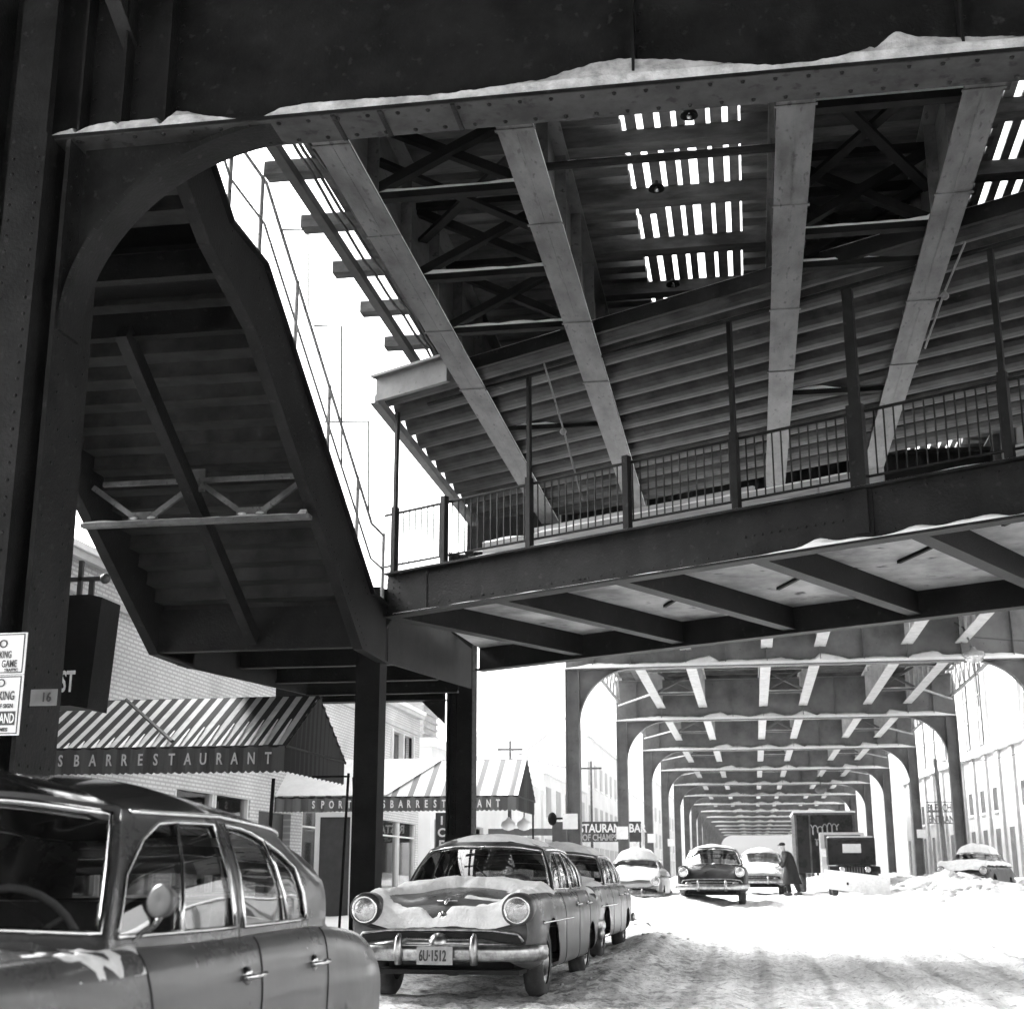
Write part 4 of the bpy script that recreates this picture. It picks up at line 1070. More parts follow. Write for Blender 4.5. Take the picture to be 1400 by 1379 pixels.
mb.tube([(-6.2, 21.4, 1.55), (-6.28, 21.4, -.95)], .022, 6); mb.tube([(-6.18, 21.6, 1.5), (-6.02, 21.6, -.98)], .018, 6); mb.tube([(-7.25, 20.9, 1.45), (-7.32, 20.9, -.95)], .03, 6); mb.tube([(-6.8, 21.4, 1.5), (-6.18, 21.4, 1.5)], .015, 6)
mb.build('support_pole', M['steel_dark'], AW)
mb = MB(); mb.tube([(-9.9, 21.2, 2.75), (-8.55, 20.0, 1.95)], .03, 5); mb.build('guy_rope', M['wire'], AW)
# strips of old snow clinging between the ribs of the awning
for i in range(16):
    s2 = MB()
    x = -10.3 + i * .222; t0 = max(.5, .9 - i * .03)
    for k in range(5):
        f0 = t0 + (1 - t0) * k / 5; f1 = t0 + (1 - t0) * (k + 1) / 5
        def P(f, dx): return (x + dx, 21.6 - 1.6 * f - .012, 2.80 - .94 * f + .014)
        w0 = .02 + .05 * (k / 5); w1 = .02 + .05 * ((k + 1) / 5) + .012 * noise.noise(Vector((x, k, 0)))
        s2.add([P(f0, 0), P(f0, w0), P(f1, w1), P(f1, 0)], [(0, 3, 2, 1)])
    s2.build('snow', M['snow'], AW)
A2 = awning(33.3, 36.0, -11.5, -5.46, 1.83, 1.52, 2.80, M['canvas2'], M['valance2'], 'pale striped snow-covered awning lettered SPORT and BAR RESTAURANT, farther one, behind the columns')
for ch, px in zip("SPORTSBARRESTAURANT", (430.6, 443, 455, 467, 479, 526, 537, 549, 560, 572, 583.6, 595.6, 607.5, 620, 632, 644, 656, 668.4, 681)):
    text(ch, .25, (colx(px, 33.25), 33.235, 1.58), M['white_letter'], A2, align='CENTER', bold=.006, sx=.62, name='letter')
s2 = MB(); lo = []; hi = []; n = 60
for i in range(n + 1):
    x = -11.5 + 3.9 * i / n; e = 1.5 * max(0, (i / n - .72)) / .28 if i / n > .72 else 0
    w = .06 * noise.noise(Vector((x * 2, 4, 0)))
    lo.append((x, 33.3 + max(0, e) * .88 + w * (e > 0), 1.83 + .71 * max(0, e) * .88 + .05)); hi.append((x, 34.65, 2.85))
s2.strip(lo, hi); s2.build('snow', M['snow'], A2)
mb = MB(); mb.tube([(-5.5, 35.9, 1.6), (-5.5, 35.9, -.9)], .025, 6); mb.build('support_pole', M['steel_dark'], A2)
# vertical ICE sign and hanging lamps
t = thing('ice_sign', (-7.6, 36.6, 1), 'small vertical sign reading ICE beside the column', 'sign')
mb = MB(); mb.box(-8.2, -7.85, 36.6, 36.66, .55, 1.6); mb.build('board', M['sign_dark'], t)
for i, ch in enumerate('ICE'): text(ch, .30, (-8.03, 36.59, 1.30 - i * .31), M['white_letter'], t, align='CENTER', bold=.01, name='letter')
for i, x in enumerate((-6.05, -5.65)):
    t = thing('globe_lamp', (x, 35.4, 1.25), ['white shop lamp under the far awning end, left of the two', 'white shop lamp under the far awning end, right of the two'][i], 'lamp')
    mb = MB(); mb.lathe((x, 35.4, 1.42), (0, 0, -1), [(.03, 0), (.06, .05), (.17, .12), (.19, .22), (.12, .3), (0, .33)], 14); mb.build('shade', M['sign_white'], t, smooth=True)
    mb = MB(); mb.tube([(x, 35.4, 1.4), (x, 35.4, 1.83)], .015, 5); mb.build('stem', M['steel_near'], t)
# restaurant sign further along
t = thing('restaurant_sign', (-6.6, 62, 1.5), 'dark horizontal signboard reading RESTAURANT BAR OF CHAMPS behind the left columns', 'sign')
mb = MB(); mb.box(-8.65, -4.75, 62, 62.12, 1.42, 2.28); mb.build('board', M['sign_dark'], t)
mb = MB(); mb.box(-11.5, -8.65, 62, 62.12, 1.7, 2.0); mb.tube([(-4.8, 62, 1.42), (-4.8, 62, -.6)], .04, 6); mb.build('bracket', M['steel'], t)
o = text('RESTAURANT BAR', .50, (colx(777, 61.99), 61.99, 1.83), M['white_letter'], t, bold=.012, sx=1, ext=.002)
fit_x(o, colx(881, 61.99) - colx(777, 61.99))
o = text('OF CHAMPS', .38, (colx(795, 61.99), 61.99, 1.48), M['cream'], t, bold=.01, ext=.002)
fit_x(o, colx(842, 61.99) - colx(795, 61.99))
# notices fixed to columns
for i, (px0, px1, py0, py1, Y, lab) in enumerate(((769, 789, 1113, 1134, 44.3, 'white square notice on the first left column beyond the footbridge'), (841, 857, 1131, 1148, 60.3, 'white square notice on the second left column beyond the footbridge'),
        (883, 894, 1141, 1153, 75.4, 'white square notice on the third left column beyond the footbridge'), (910, 919, 1148, 1158, 90.4, 'white square notice on the fourth left column beyond the footbridge'), (1247, 1259, 1137, 1148, 75.4, 'white notice on the third right column beyond the footbridge'))):
    xa, xb = colx(px0, Y), colx(px1, Y); za, zb = (1197 - py1) * Y / 1985, (1197 - py0) * Y / 1985
    t = thing('notice_board', ((xa + xb) / 2, Y, za), lab, 'notice', 'notices fixed to the viaduct columns')
    mb = MB(); mb.box(xa, xb, Y - .04, Y, za, zb); mb.build('panel', M['sign_white'], t)
    mb = MB(); mb.box(xa + .05, xb - .05, Y, Y + .12, (za + zb) / 2 - .04, (za + zb) / 2 + .04); mb.build('clamp', M['steel'], t)
    if i == 0:
        mb = MB(); mb.ball((xa - .35, Y + .1, za + .32), .16, 12, 8, (.9, .6, 1.3)); mb.box(xa - .35, xa, Y + .05, Y + .1, za + .3, za + .36); mb.build('bell_box', M['steel_dark'], t, smooth=False)
# poles on the left
for i, (x, y, h) in enumerate(((-11.2, 66, 6.2), (-8.9, 80, 6.3))):
    t = thing('utility_pole', (x, y, -.6), ['slim utility pole near the restaurant signboard', 'slim utility pole farther back in the left row'][i], 'pole')
    mb = MB(); mb.tube([(x, y, -.6), (x, y, h)], [.09, .05], 8); mb.build('shaft', M['timber'], t)
    mb = MB(); mb.bar((x - .6, y, h - .4), (x + .6, y, h - .4), .08, .1); mb.build('crossarm', M['timber'], t)

# ------------------------------------------------------------------ ballpark on the right
SD = thing('ballpark', (20, 90, -.6), 'pale ballpark outer wall with pilasters and a trussed grandstand above it', 'stadium')
p0 = Vector((16.9, 36, 0)); p1 = Vector((12.0, 116, 0)); dv = (p1 - p0).normalized(); nv = Vector((-dv.y, dv.x, 0))  # nv points towards the street? checked below
if nv.x > 0: nv = -nv
def SP(s, d, z): q = p0 + dv * s + nv * d; return (q.x, q.y, z)
def sbox(mb, s0, s1, d0, d1, z0, z1):
    v = [SP(s, d, z) for z in (z0, z1) for d in (d0, d1) for s in (s0, s1)]
    mb.add(v, [(0, 2, 3, 1), (4, 5, 7, 6), (0, 1, 5, 4), (2, 6, 7, 3), (0, 4, 6, 2), (1, 3, 7, 5)])
LEN = (p1 - p0).length
mb = MB(); sbox(mb, 0, LEN, -.6, 0, -1, 6.9); mb.build('wall', M['stucco'], SD)
mb = MB(); sbox(mb, -.2, LEN + .2, -.8, .35, 6.9, 7.2); mb.build('coping', M['snow'], SD)
k = 0; s = 1.0; nwin = 0
while s < LEN - 2:
    mb = MB(); sbox(mb, s, s + .7, 0.0, .16, -1, 6.88); mb.build('pilaster', M['stucco'], SD)
    for (za, zb) in ((-.3, 2.6), (3.6, 4.9)):
        if k % 5 == 3 and za > 3: continue
        mb = MB(); sbox(mb, s + 1.25, s + 2.5, .003, .02, za, zb); o = mb.build('window', M['window_dark'], SD)
        mb = MB(); sbox(mb, s + 1.15, s + 2.6, .02, .12, za - .12, za - .004); mb.build('sill', M['snow'], o)
    s += 3.3; k += 1
# upper stand: framed blocks with trusses
st_m = material('stand_grey', .16, .26, rough=.8, scale=.5)
mb = MB(); sbox(mb, 20, 47.6, -1.4, -1.2, 7.2, 17); mb.build('upper_wall', st_m, SD)
mb = MB(); sbox(mb, 54.4, 80, -1.2, -1.0, 7.2, 17); mb.build('upper_wall', M['stucco'], SD)
mb = MB(); sbox(mb, 20, 47.8, -1.6, -.4, 17, 17.5); sbox(mb, 54.2, 80.2, -1.6, -.4, 17, 17.4); mb.build('stand_roof', M['steel'], SD)
for i in range(6):
    mb = MB(); s = 44.6 - i * 4.2
    mb.bar(SP(s, -.7, 7.2), SP(s, -.7, 17), .25, .25); mb.bar(SP(s, -.7, 7.4), SP(s - 4.2, -.7, 16.5), .22, .22); mb.bar(SP(s - 4.2, -.7, 9.0), SP(s, -.7, 13.2), .16, .16); mb.bar(SP(s - 2, -.7, 7.2), SP(s - 2, -.7, 17), .14, .14)
    mb.build('truss_bay', M['stucco'], SD)
mb = MB(); sbox(mb, 45.6, 46.9, -1.18, -1.1, 13.6, 15.6); mb.build('window', M['far_wall'], SD)
for i in range(6):
    mb = MB(); s = 55.2 + i * 4.0; sbox(mb, s, s + 1.9, -.99, -.9, 7.9, 13.2); o = mb.build('window', M['window_dark'], SD)
    mb = MB()
    for z in (9.5, 11, 12.3): sbox(mb, s, s + 1.9, -.9, -.84, z, z + .12)
    sbox(mb, s + .9, s + 1.02, -.9, -.85, 7.9, 13.2); mb.build('glazing_bar', M['far_wall'], o)
# fence beyond the wall
t = thing('steel_light_pole', (9.3, 72.5, -.6), 'tall dark pole carrying the BLEACHER ENTRANCE lettering before the ballpark wall', 'pole')
mb = MB(); mb.tube([(9.25, 72.5, -.6), (9.12, 72.5, 5.6)], [.14, .09], 8); mb.build('shaft', M['steel'], t)
t = thing('bleacher_sign', (9.3, 72, 2.6), 'open letter sign reading BLEACHER ENTRANCE on the dark pole', 'sign')
text('BLEACHER', .50, (8.55, 72.2, 3.05), M['steel'], t, bold=.006, sx=.62, ext=.03)
text('ENTRANCE', .50, (8.55, 72.2, 2.5), M['steel'], t, bold=.006, sx=.62, ext=.03)
mb = MB(); 
for z in (3.0, 3.47, 2.45): mb.box(8.5, 10.2, 72.2, 72.24, z, z + .04)
mb.build('sign_frame', M['steel'], t)
t = thing('street_lamp', (6.75, 43.6, 6.5), 'glass globe street lamp hung from the first crossbeam beyond the footbridge', 'lamp')
mb = MB(); mb.lathe((6.85, 43.6, 6.6), (0, 0, -1), [(.05, -.1), (.1, 0), (.3, .06), (.34, .16), (.3, .2)], 16); mb.build('cap', M['steel_light'], t, smooth=True)
mb = MB(); mb.lathe((6.85, 43.6, 6.42), (0, 0, -1), [(.29, 0), (.27, .1), (.16, .2), (0, .24)], 16); mb.build('globe', M['lens'], t, smooth=True)
mb = MB(); mb.tube([(6.85, 43.6, 6.6), (6.6, 43.6, 7.3), (6.5, 44.5, 7.6)], .03, 6); mb.tube([(6.85, 43.6, 6.3), (6.87, 43.6, 4.9)], .02, 4); mb.build('bracket', M['steel'], t)
t = thing('street_lamp', (2.4, 104, 5.6), 'small hanging street lamp under the far crossbeams', 'lamp')
mb = MB(); mb.lathe((5.0, 104.6, 6.2), (0, 0, -1), [(.05, -.1), (.15, 0), (.4, .1), (.42, .3), (.2, .5), (0, .52)], 12); mb.build('cap', M['steel'], t, smooth=True)
mb = MB(); mb.tube([(5, 104.6, 6.2), (5, 104.8, 7.0)], .04, 5); mb.build('bracket', M['steel'], t)
mb = MB()
for (p, q, sag) in (((6.9, 43.6, 7.0), (12.2, 44.6, 6.9), .1), ((-11.4, 60, 4.5), (-5.5, 44.8, 5.2), .4), ((-8.9, 80, 5.9), (-11.2, 66, 5.8), .3), ((9.12, 72.5, 5.5), (15.5, 60, 6.9), .8)):
    pts = [Vector(p).lerp(Vector(q), i / 14) - Vector((0, 0, sag * 4 * (i / 14) * (1 - i / 14))) for i in range(15)]
    mb.tube(pts, .018, 4)
tag(mb.build('overhead_wires', M['wire']), 'thin overhead wires strung from the lamp, poles and walls', 'wires')

# ------------------------------------------------------------------ cars
def hermite(xk, vk, x):
    # xk descending or ascending; non-uniform cubic with limited tangents
    n = len(xk)
    if (x - xk[0]) * (xk[-1] - xk[0]) <= 0: return vk[0]
    for i in range(n - 1):
        if (x - xk[i]) * (x - xk[i + 1]) <= 0:
            h = xk[i + 1] - xk[i]; t = (x - xk[i]) / h
            d = (vk[i + 1] - vk[i]) / h
            d0 = (vk[i] - vk[i - 1]) / (xk[i] - xk[i - 1]) if i > 0 else d
            d1 = (vk[i + 2] - vk[i + 1]) / (xk[i + 2] - xk[i + 1]) if i < n - 2 else d
            m0 = 0 if d0 * d <= 0 else 2 * d0 * d / (d0 + d)
            m1 = 0 if d1 * d <= 0 else 2 * d1 * d / (d1 + d)
            t2, t3 = t * t, t * t * t
            return (2 * t3 - 3 * t2 + 1) * vk[i] + (t3 - 2 * t2 + t) * h * m0 + (-2 * t3 + 3 * t2) * vk[i + 1] + (t3 - t2) * h * m1
    return vk[-1]

BODY = [
 (2.40, [(.66, .40), (.78, .44), (.83, .60), (.83, .70), (.80, .755), (.69, .69), (.50, .672), (.25, .67), (0, .668)]),
 (2.30, [(.70, .36), (.84, .40), (.88, .60), (.88, .80), (.83, .945), (.69, .89), (.50, .80), (.25, .795), (0, .795)]),
 (2.10, [(.74, .32), (.88, .38), (.91, .60), (.91, .81), (.845, .985), (.68, .97), (.48, .89), (.24, .895), (0, .91)]),
 (1.42, [(.76, .26), (.90, .33), (.93, .60), (.92, .83), (.86, .99), (.70, .985), (.50, .965), (.25, 1.0), (0, 1.02)]),
 (.92, [(.76, .25), (.91, .31), (.93, .60), (.92, .83), (.86, .985), (.74, 1.0), (.50, 1.02), (.25, 1.045), (0, 1.055)]),
 (.0, [(.76, .25), (.91, .31), (.93, .60), (.925, .83), (.875, .975), (.77, .99), (.50, 1.0), (.25, 1.0), (0, 1.0)]),
 (-1.3, [(.76, .25), (.91, .31), (.935, .60), (.93, .83), (.88, .985), (.76, 1.0), (.50, 1.0), (.25, 1.01), (0, 1.01)]),
 (-1.9, [(.75, .28), (.90, .35), (.935, .60), (.93, .82), (.87, .955), (.74, .965), (.50, .965), (.25, .975), (0, .98)]),
 (-2.3, [(.72, .34), (.87, .40), (.90, .60), (.895, .77), (.83, .885), (.70, .89), (.48, .87), (.24, .87), (0, .87)]),
 (-2.45, [(.68, .38), (.81, .43), (.85, .60), (.84, .72), (.78, .82), (.66, .83), (.44, .76), (.22, .76), (0, .76)]),
 (-2.52, [(.60, .44), (.72, .48), (.75, .60), (.74, .68), (.69, .75), (.56, .75), (.38, .68), (.19, .67), (0, .67)]),
]
GH = [  # belt, top
 ((1.0, 0, 1.05), (.50, 0, 1.50)), ((.94, .38, 1.04), (.46, .34, 1.495)), ((.66, .77, 1.015), (.27, .60, 1.455)), ((.60, .80, 1.0), (.20, .635, 1.445)),
 ((-.40, .82, .995), (-.46, .665, 1.455)), ((-.50, .82, .995), (-.56, .665, 1.455)), ((-1.32, .81, 1.0), (-1.20, .645, 1.43)), ((-1.72, .78, 1.0), (-1.46, .59, 1.40)),
 ((-1.95, .64, 1.0), (-1.66, .47, 1.385)), ((-2.05, .35, 1.0), (-1.75, .25, 1.395)), ((-2.08, 0, 1.0), (-1.78, 0, 1.405))]

def sedan(label, loc, rz, paint, roofmat=None, scale=1.0, snow=None, detail=2, glassmat='glass', front='toothbar', plate=None, group='cars parked along the left kerb', extra_h=0, ww=False):
    t = thing('sedan_car', loc, label, 'car', group, rz)
    Rt = ORG[t.name]
    def B(mb, name, mat, parent=None, smooth=True):
        return mb.build(name, mat, parent or t, smooth=smooth, world=False)
    roofmat = roofmat or paint
    NXS = 110 if detail > 1 else 60; SUB = 6 if detail > 1 else 3
    xk = [b_[0] for b_ in BODY]; cols = []
    xsn = []
    for i in range(NXS + 1):
        f = i / NXS; x = 2.40 - 4.92 * f
        xsn.append(x)
    # denser at both ends
    xsn = sorted(set([round(2.40 - .1 * k / 6, 4) for k in range(7)] + [round(-2.52 + .22 * k / 8, 4) for k in range(9)] + [round(x, 4) for x in xsn if -2.3 < x < 2.3]), reverse=True)
    sec = []
    for x in xsn:
        cp = []
        for k in range(9):
            y = hermite(xk, [b_[1][k][0] for b_ in BODY], x); z = hermite(xk, [b_[1][k][1] for b_ in BODY], x)
            cp.append(Vector((x, y, z)))
        row = []
        for k in range(8):
            p0_ = cp[k - 1] if k else cp[0] * 2 - cp[1]; p3 = cp[k + 2] if k < 7 else Vector((x, -cp[7].y, cp[7].z))
            for j in range(SUB):
                u = j / SUB; a, b2 = cp[k], cp[k + 1]
                q = .5 * ((2 * a) + (b2 - p0_) * u + (2 * p0_ - 5 * a + 4 * b2 - p3) * u * u + (3 * a - p0_ - 3 * b2 + p3) * u ** 3)
                row.append(q)
        row.append(cp[8]); sec.append(row)
    nr = len(sec[0])
    arches = ((1.43, .36, .40), (-1.47, .33, .31))
    mb = MB(); side_of = {}
    for sgn in (1, -1):
        base = len(mb.v)
        for row in sec:
            for k, q in enumerate(row):
                x, y, z = q
                if k < nr * .52:
                    for ax, az, ar in arches:
                        d = hypot(x - ax, z - az)
                        if ar * .86 < d < ar * 1.10 and z < az + ar * 1.05:
                            x = ax + (x - ax) / d * ar; z = az + (z - az) / d * ar
                mb.v.append((x, y * sgn, z))
        for i in range(len(sec) - 1):
            for k in range(nr - 1):
                c_ = (sec[i][k] + sec[i + 1][k] + sec[i][k + 1] + sec[i + 1][k + 1]) / 4
                if k < nr * .52 and any(hypot(c_.x - ax, c_.z - az) < ar * .97 for ax, az, ar in arches): continue
                if abs(c_.y) < .74 and -1.9 < c_.x < .62 and c_.z > .9: continue
                f = (base + i * nr + k, base + (i + 1) * nr + k, base + (i + 1) * nr + k + 1, base + i * nr + k + 1)
                mb.f.append(f if sgn < 0 else f[::-1])
        # end caps
        for i in (0, len(sec) - 1):
            idx = [base + i * nr + k for k in range(nr)]; cx = len(mb.v); mb.v.append((sec[i][0].x + (-.0), 0, .55))
            for a, b2 in zip(idx, idx[1:]): mb.f.append((a, b2, cx))
    body = B(mb, 'body', paint)
    # inside: floor, wheel wells
    mb = MB(); mb.box(-2.3, 2.2, -.72, .72, .26, .30)
    for ax, az, ar in arches: mb.box(ax - .5, ax + .5, -.62, .62, .3, .86)
    B(mb, 'underbody', M['black'], smooth=False)
    # greenhouse
    eh = extra_h
    pts = []
    NS = 6 if detail > 1 else 3
    segidx = []
    K = len(GH)
    for k in range(K - 1):
        for j in range(NS):
            u = j / NS
            def cr(w):
                def gp(i):
                    if i < 0: p = Vector(GH[-i][w]); return Vector((p.x, -p.y, p.z))
                    if i >= K: p = Vector(GH[2 * K - 2 - i][w]); return Vector((p.x, -p.y, p.z))
                    return Vector(GH[i][w])
                a, b2, p0_, p3 = gp(k), gp(k + 1), gp(k - 1), gp(k + 2)
                return .5 * ((2 * a) + (b2 - p0_) * u + (2 * p0_ - 5 * a + 4 * b2 - p3) * u * u + (3 * a - p0_ - 3 * b2 + p3) * u ** 3)
            lo, hi = cr(0), cr(1)
            hi.z += eh; pts.append((lo, hi)); segidx.append(k)
    lo = Vector(GH[-1][0]); hi = Vector(GH[-1][1]); hi.z += eh; pts.append((lo, hi)); segidx.append(K - 1)
    V = [-.10, 0, .07, .2, .35, .5, .65, .8, .92, 1.0]
    def gpt(i, v, off=0):
        lo, hi = pts[i]; p = lo.lerp(hi, v)
        c0 = Vector((-.55, 0, p.z)); n_ = (p - c0); n_.z = 0; n_.normalize()
        rb = max(0, min(1, (i - 5.6 * NS) / (1.6 * NS)))
        return p + n_ * ((.035 + .085 * rb) * sin(pi * max(0, min(1, v))) + off) + Vector((0, 0, .035 * rb * sin(pi * max(0, min(1, v)))))
    def vtop(i):
        q = i / NS
        if q < 3: return .92 if q < 1.7 else .88 if q < 2.01 else .92
        if q <= 4: return .92 - .42 * max(0, (3.42 - q) / .42) ** 2
        if q <= 6: return .92 - .34 * max(0, (q - 5.3) / .7) ** 2.2
        return .92 - .5 * min(1, max(0, (q - 6.02) / .48)) ** 1.7 if q < 7.2 else .86
    def vr(i, vi):
        v = V[vi]
        if vi < 2 or vi > 8: return v
        return .07 + (vtop(i) - .07) * (v - .07) / .85

    win = {}
    def region(k, vi):
        inside = 2 <= vi < 8
        if not inside: return 'frame'
        if k in (0, 1): return 'windshield'
        if k == 3: return 'window_front'
        if k == 5: return 'window_rear'
        if k in (8, 9): return 'rear_window'
        return 'frame'
    meshes = {}
    # widen windows: shrink frames by trimming half segments
    for sgn in (1, -1):
        for i in range(len(pts) - 1):
            k = segidx[i]; j = i - k * NS
            for vi in range(len(V) - 1):
                rg = region(k, vi)
                if k == 6 and j >= NS * .5: rg = 'frame'
                key = rg
                if rg in ('window_front', 'window_rear', 'quarter'): key = rg + ('L' if sgn > 0 else 'R')
                m_ = meshes.setdefault(key, MB())
                off = -.012 if rg != 'frame' else 0
                q = [gpt(i, vr(i, vi), off), gpt(i + 1, vr(i + 1, vi), off), gpt(i + 1, vr(i + 1, vi + 1), off), gpt(i, vr(i, vi + 1), off)]
                q = [(a.x, a.y * sgn, a.z) for a in q]
                m_.add(q, [(0, 1, 2, 3) if sgn > 0 else (3, 2, 1, 0)])
    for key, m_ in meshes.items():
        # merge duplicate verts for smooth shading
        mp = {}; nv_ = []; rm = []
        for p in m_.v:
            kk = (round(p[0], 4), round(p[1], 4), round(p[2], 4))
            if kk not in mp: mp[kk] = len(nv_); nv_.append(p)
            rm.append(mp[kk])
        m_.v = nv_; m_.f = [tuple(dict.fromkeys(rm[i] for i in f)) for f in m_.f]; m_.f = [f for f in m_.f if len(f) > 2]
        if key == 'frame': B(m_, 'window_frame', paint)
        elif key == 'windshield': B(m_, 'windshield', M[glassmat])
        elif key == 'rear_window': B(m_, 'rear_window', M[glassmat])
        else: B(m_, 'quarter_window' if key.startswith('quarter') else 'side_window', M[glassmat])
    # roof skin
    mb = MB(); RN = 12 if detail > 1 else 6; n2 = len(pts)
    rows = []
    for i in range(n2):
        p = gpt(i, 1.0)
        row = []
        for j in range(RN + 1):
            f = j / RN
            cx = p.x * (1 - f) + (max(-1.42, min(.2, p.x * .9 - .02))) * f
            y = p.y * (1 - f)
            rise = .135 * (1 - (1 - f) ** 2.2) * (1 - .25 * abs((cx + .5) / 1.0))
            row.append(Vector((cx, y, p.z + (1.50 + eh - p.z) * f * .6 + rise)))
        rows.append(row)
    for sgn in (1, -1):
        base = len(mb.v)
        for row in rows:
            for q in row: mb.v.append((q.x, q.y * sgn, q.z))
        for i in range(n2 - 1):
            for j in range(RN):
                f = (base + i * (RN + 1) + j, base + (i + 1) * (RN + 1) + j, base + (i + 1) * (RN + 1) + j + 1, base + i * (RN + 1) + j + 1)
                mb.f.append(f if sgn > 0 else f[::-1])
    mp = {}; nv_ = []; rm = []
    for p in mb.v:
        kk = (round(p[0], 4), round(p[1], 4), round(p[2], 4))
        if kk not in mp: mp[kk] = len(nv_); nv_.append(p)
        rm.append(mp[kk])
    mb.v = nv_; mb.f = [f2 for f2 in (tuple(dict.fromkeys(rm[i] for i in f)) for f in mb.f) if len(f2) > 2]
    roof = B(mb, 'roof', roofmat)
    # trims: gutter, window mouldings, belt
    mb = MB()
    for sgn in (1, -1):
        g_ = [gpt(i, .985, .012) for i in range(NS * 2 + NS, NS * 8)]
        mb.tube([(p.x, p.y * sgn, p.z) for p in g_], .011, 5)
        a = NS * 3 + 1
        def loop(i0, i1):
            L = [gpt(i, .07, .004) for i in range(i0, i1 + 1)] + [gpt(i1, vr(i1, q), .004) for q in (3, 5, 7)] + [gpt(i, vtop(i), .004) for i in range(i1, i0 - 1, -1)] + [gpt(i0, vr(i0, q), .004) for q in (7, 5, 3)]
            mb.tube([(p.x, p.y * sgn, p.z) for p in L], .009, 5, closed=True)
        if detail > 1: loop(NS * 3, NS * 4); loop(NS * 5, NS * 6)
        vj = NS * 5 + NS - 2
        if detail > 1: mb.tube([(gpt(vj, vr(vj, q), .004).x, gpt(vj, vr(vj, q), .004).y * sgn, gpt(vj, vr(vj, q), .004).z) for q in (2, 4, 6, 8)], .009, 5)
        # vent window bar
        vi = NS * 3 + 3
        if detail > 1: mb.tube([(gpt(vi, v, .004).x - .02 * v, gpt(vi, v, .004).y * sgn, gpt(vi, v, .004).z) for v in (.07, .3, .6, .92)], .009, 5)
        # belt moulding
        bl = []
        for i in range(0, len(xsn), 4):
            if -2.2 < xsn[i] < .9:
                q = sec[i][4 * SUB]; bl.append((q.x, (q.y + .004) * sgn, q.z - .02))
        if detail > 1: mb.tube(bl, .008, 5)
    L = [gpt(i, .93, .006) for i in range(0, NS * 2 + 1)] + [gpt(NS * 2, v, .006) for v in (.8, .5, .2)] + [gpt(i, .06, .006) for i in range(NS * 2, -1, -1)]
    for sgn in (1, -1): mb.tube([(p.x, p.y * sgn, p.z) for p in L], .012, 5)
    B(mb, 'window_moulding', M['chrome'])
    # door seams and handles
    if detail > 1:
        for sgn in (1, -1):
            for xd in (.58, -.45, -1.30):
                i = min(range(len(xsn)), key=lambda q: abs(xsn[q] - xd))
                mb = MB(); mb.tube([(sec[i][k].x + (.05 * sin((k / SUB) * .9) if xd < -.2 else 0), (sec[i][k].y + .0005) * sgn, sec[i][k].z) for k in range(SUB // 2, SUB * 4 + 2)], .0045, 4)
                B(mb, 'door_seam', M['black'])
        for sgn in (1, -1):
            for xd in (-.30, -1.12):
                m2 = MB(); z = .86; y = .925 * sgn
                m2.tube([(xd + .07, y, z - .005), (xd + .05, y + .04 * sgn, z), (xd - .06, y + .045 * sgn, z + .005), (xd - .08, y + .03 * sgn, z)], [.012, .011, .010, .006], 8); m2.lathe((xd + .02, y - .01 * sgn, z), (0, sgn, 0), [(.035, 0), (.034, .015), (.02, .025), (0, .026)], 14)
                B(m2, 'door_handle', M['chrome'])
    # wheels
    for (ax, az, ar) in arches:
        for sgn in (1, -1):
            m2 = MB(); yo = .86 * sgn; r0 = .345
            m2.lathe((ax, yo - .19 * sgn, r0), (0, sgn, 0), [(.19, 0), (.30, -.0), (.335, .03), (r0, .06), (r0, .13), (.335, .16), (.30, .19), (.21, .185)], 28)
            tyre = B(m2, 'wheel', M['rubber'])
            m2 = MB(); m2.lathe((ax, yo - .02 * sgn, r0), (0, sgn, 0), [(.21, .0), (.19, -.02), (.15, -.03), (.13, .01), (.06, .03), (0, .035)], 20); B(m2, 'hubcap', M['chrome_dull'], tyre)
            if ww:
                m2 = MB(); m2.lathe((ax, yo + .0 * sgn, r0), (0, sgn, 0), [(.215, -.001), (.28, .006)], 28); B(m2, 'whitewall', M['sign_white'], tyre)
    # bumpers
    for sx, xe, nm_ in ((1, 2.52, 'front_bumper'), (-1, 2.62, 'rear_bumper')):
        mb = MB(); pth = []
        for k in range(21):
            y = -.90 + 1.8 * k / 20; x = (xe - .16 * abs(y / .9) ** 3.5) * sx; pth.append((x, y, .47))
        pth = [((xe - .48) * sx, -.945, .47), ((xe - .26) * sx, -.93, .47)] + pth + [((xe - .26) * sx, .93, .47), ((xe - .48) * sx, .945, .47)]
        mb.tube(pth, .075, 10, ry=.035)
        bp = B(mb, nm_, M['chrome_dull'])
        for y in (-.36, .36):
            mb = MB(); mb.tube([((xe + .03) * sx, y, .37), ((xe + .055) * sx, y, .48), ((xe + .04) * sx, y, .60), ((xe + .015) * sx, y, .64)], [.035, .042, .035, .018], 8)
            B(mb, 'bumper_guard', M['chrome_dull'], bp)
    # front: black panel painted as the grille's shaded recess, bar, headlights
    mb = MB(); mb.prism([(-.74, .645), (-.79, .58), (-.76, .42), (-.3, .36), (.3, .36), (.76, .42), (.79, .58), (.74, .645)], 'X', 2.36, 2.412)
    grille = B(mb, 'grille_shade_panel', M['black'], smooth=False)
    mb = MB()
    mb.tube([(2.41, -.80, .57), (2.415, -.75, .64), (2.42, -.5, .668), (2.425, 0, .672), (2.42, .5, .668), (2.415, .75, .64), (2.41, .80, .57)], .014, 6)
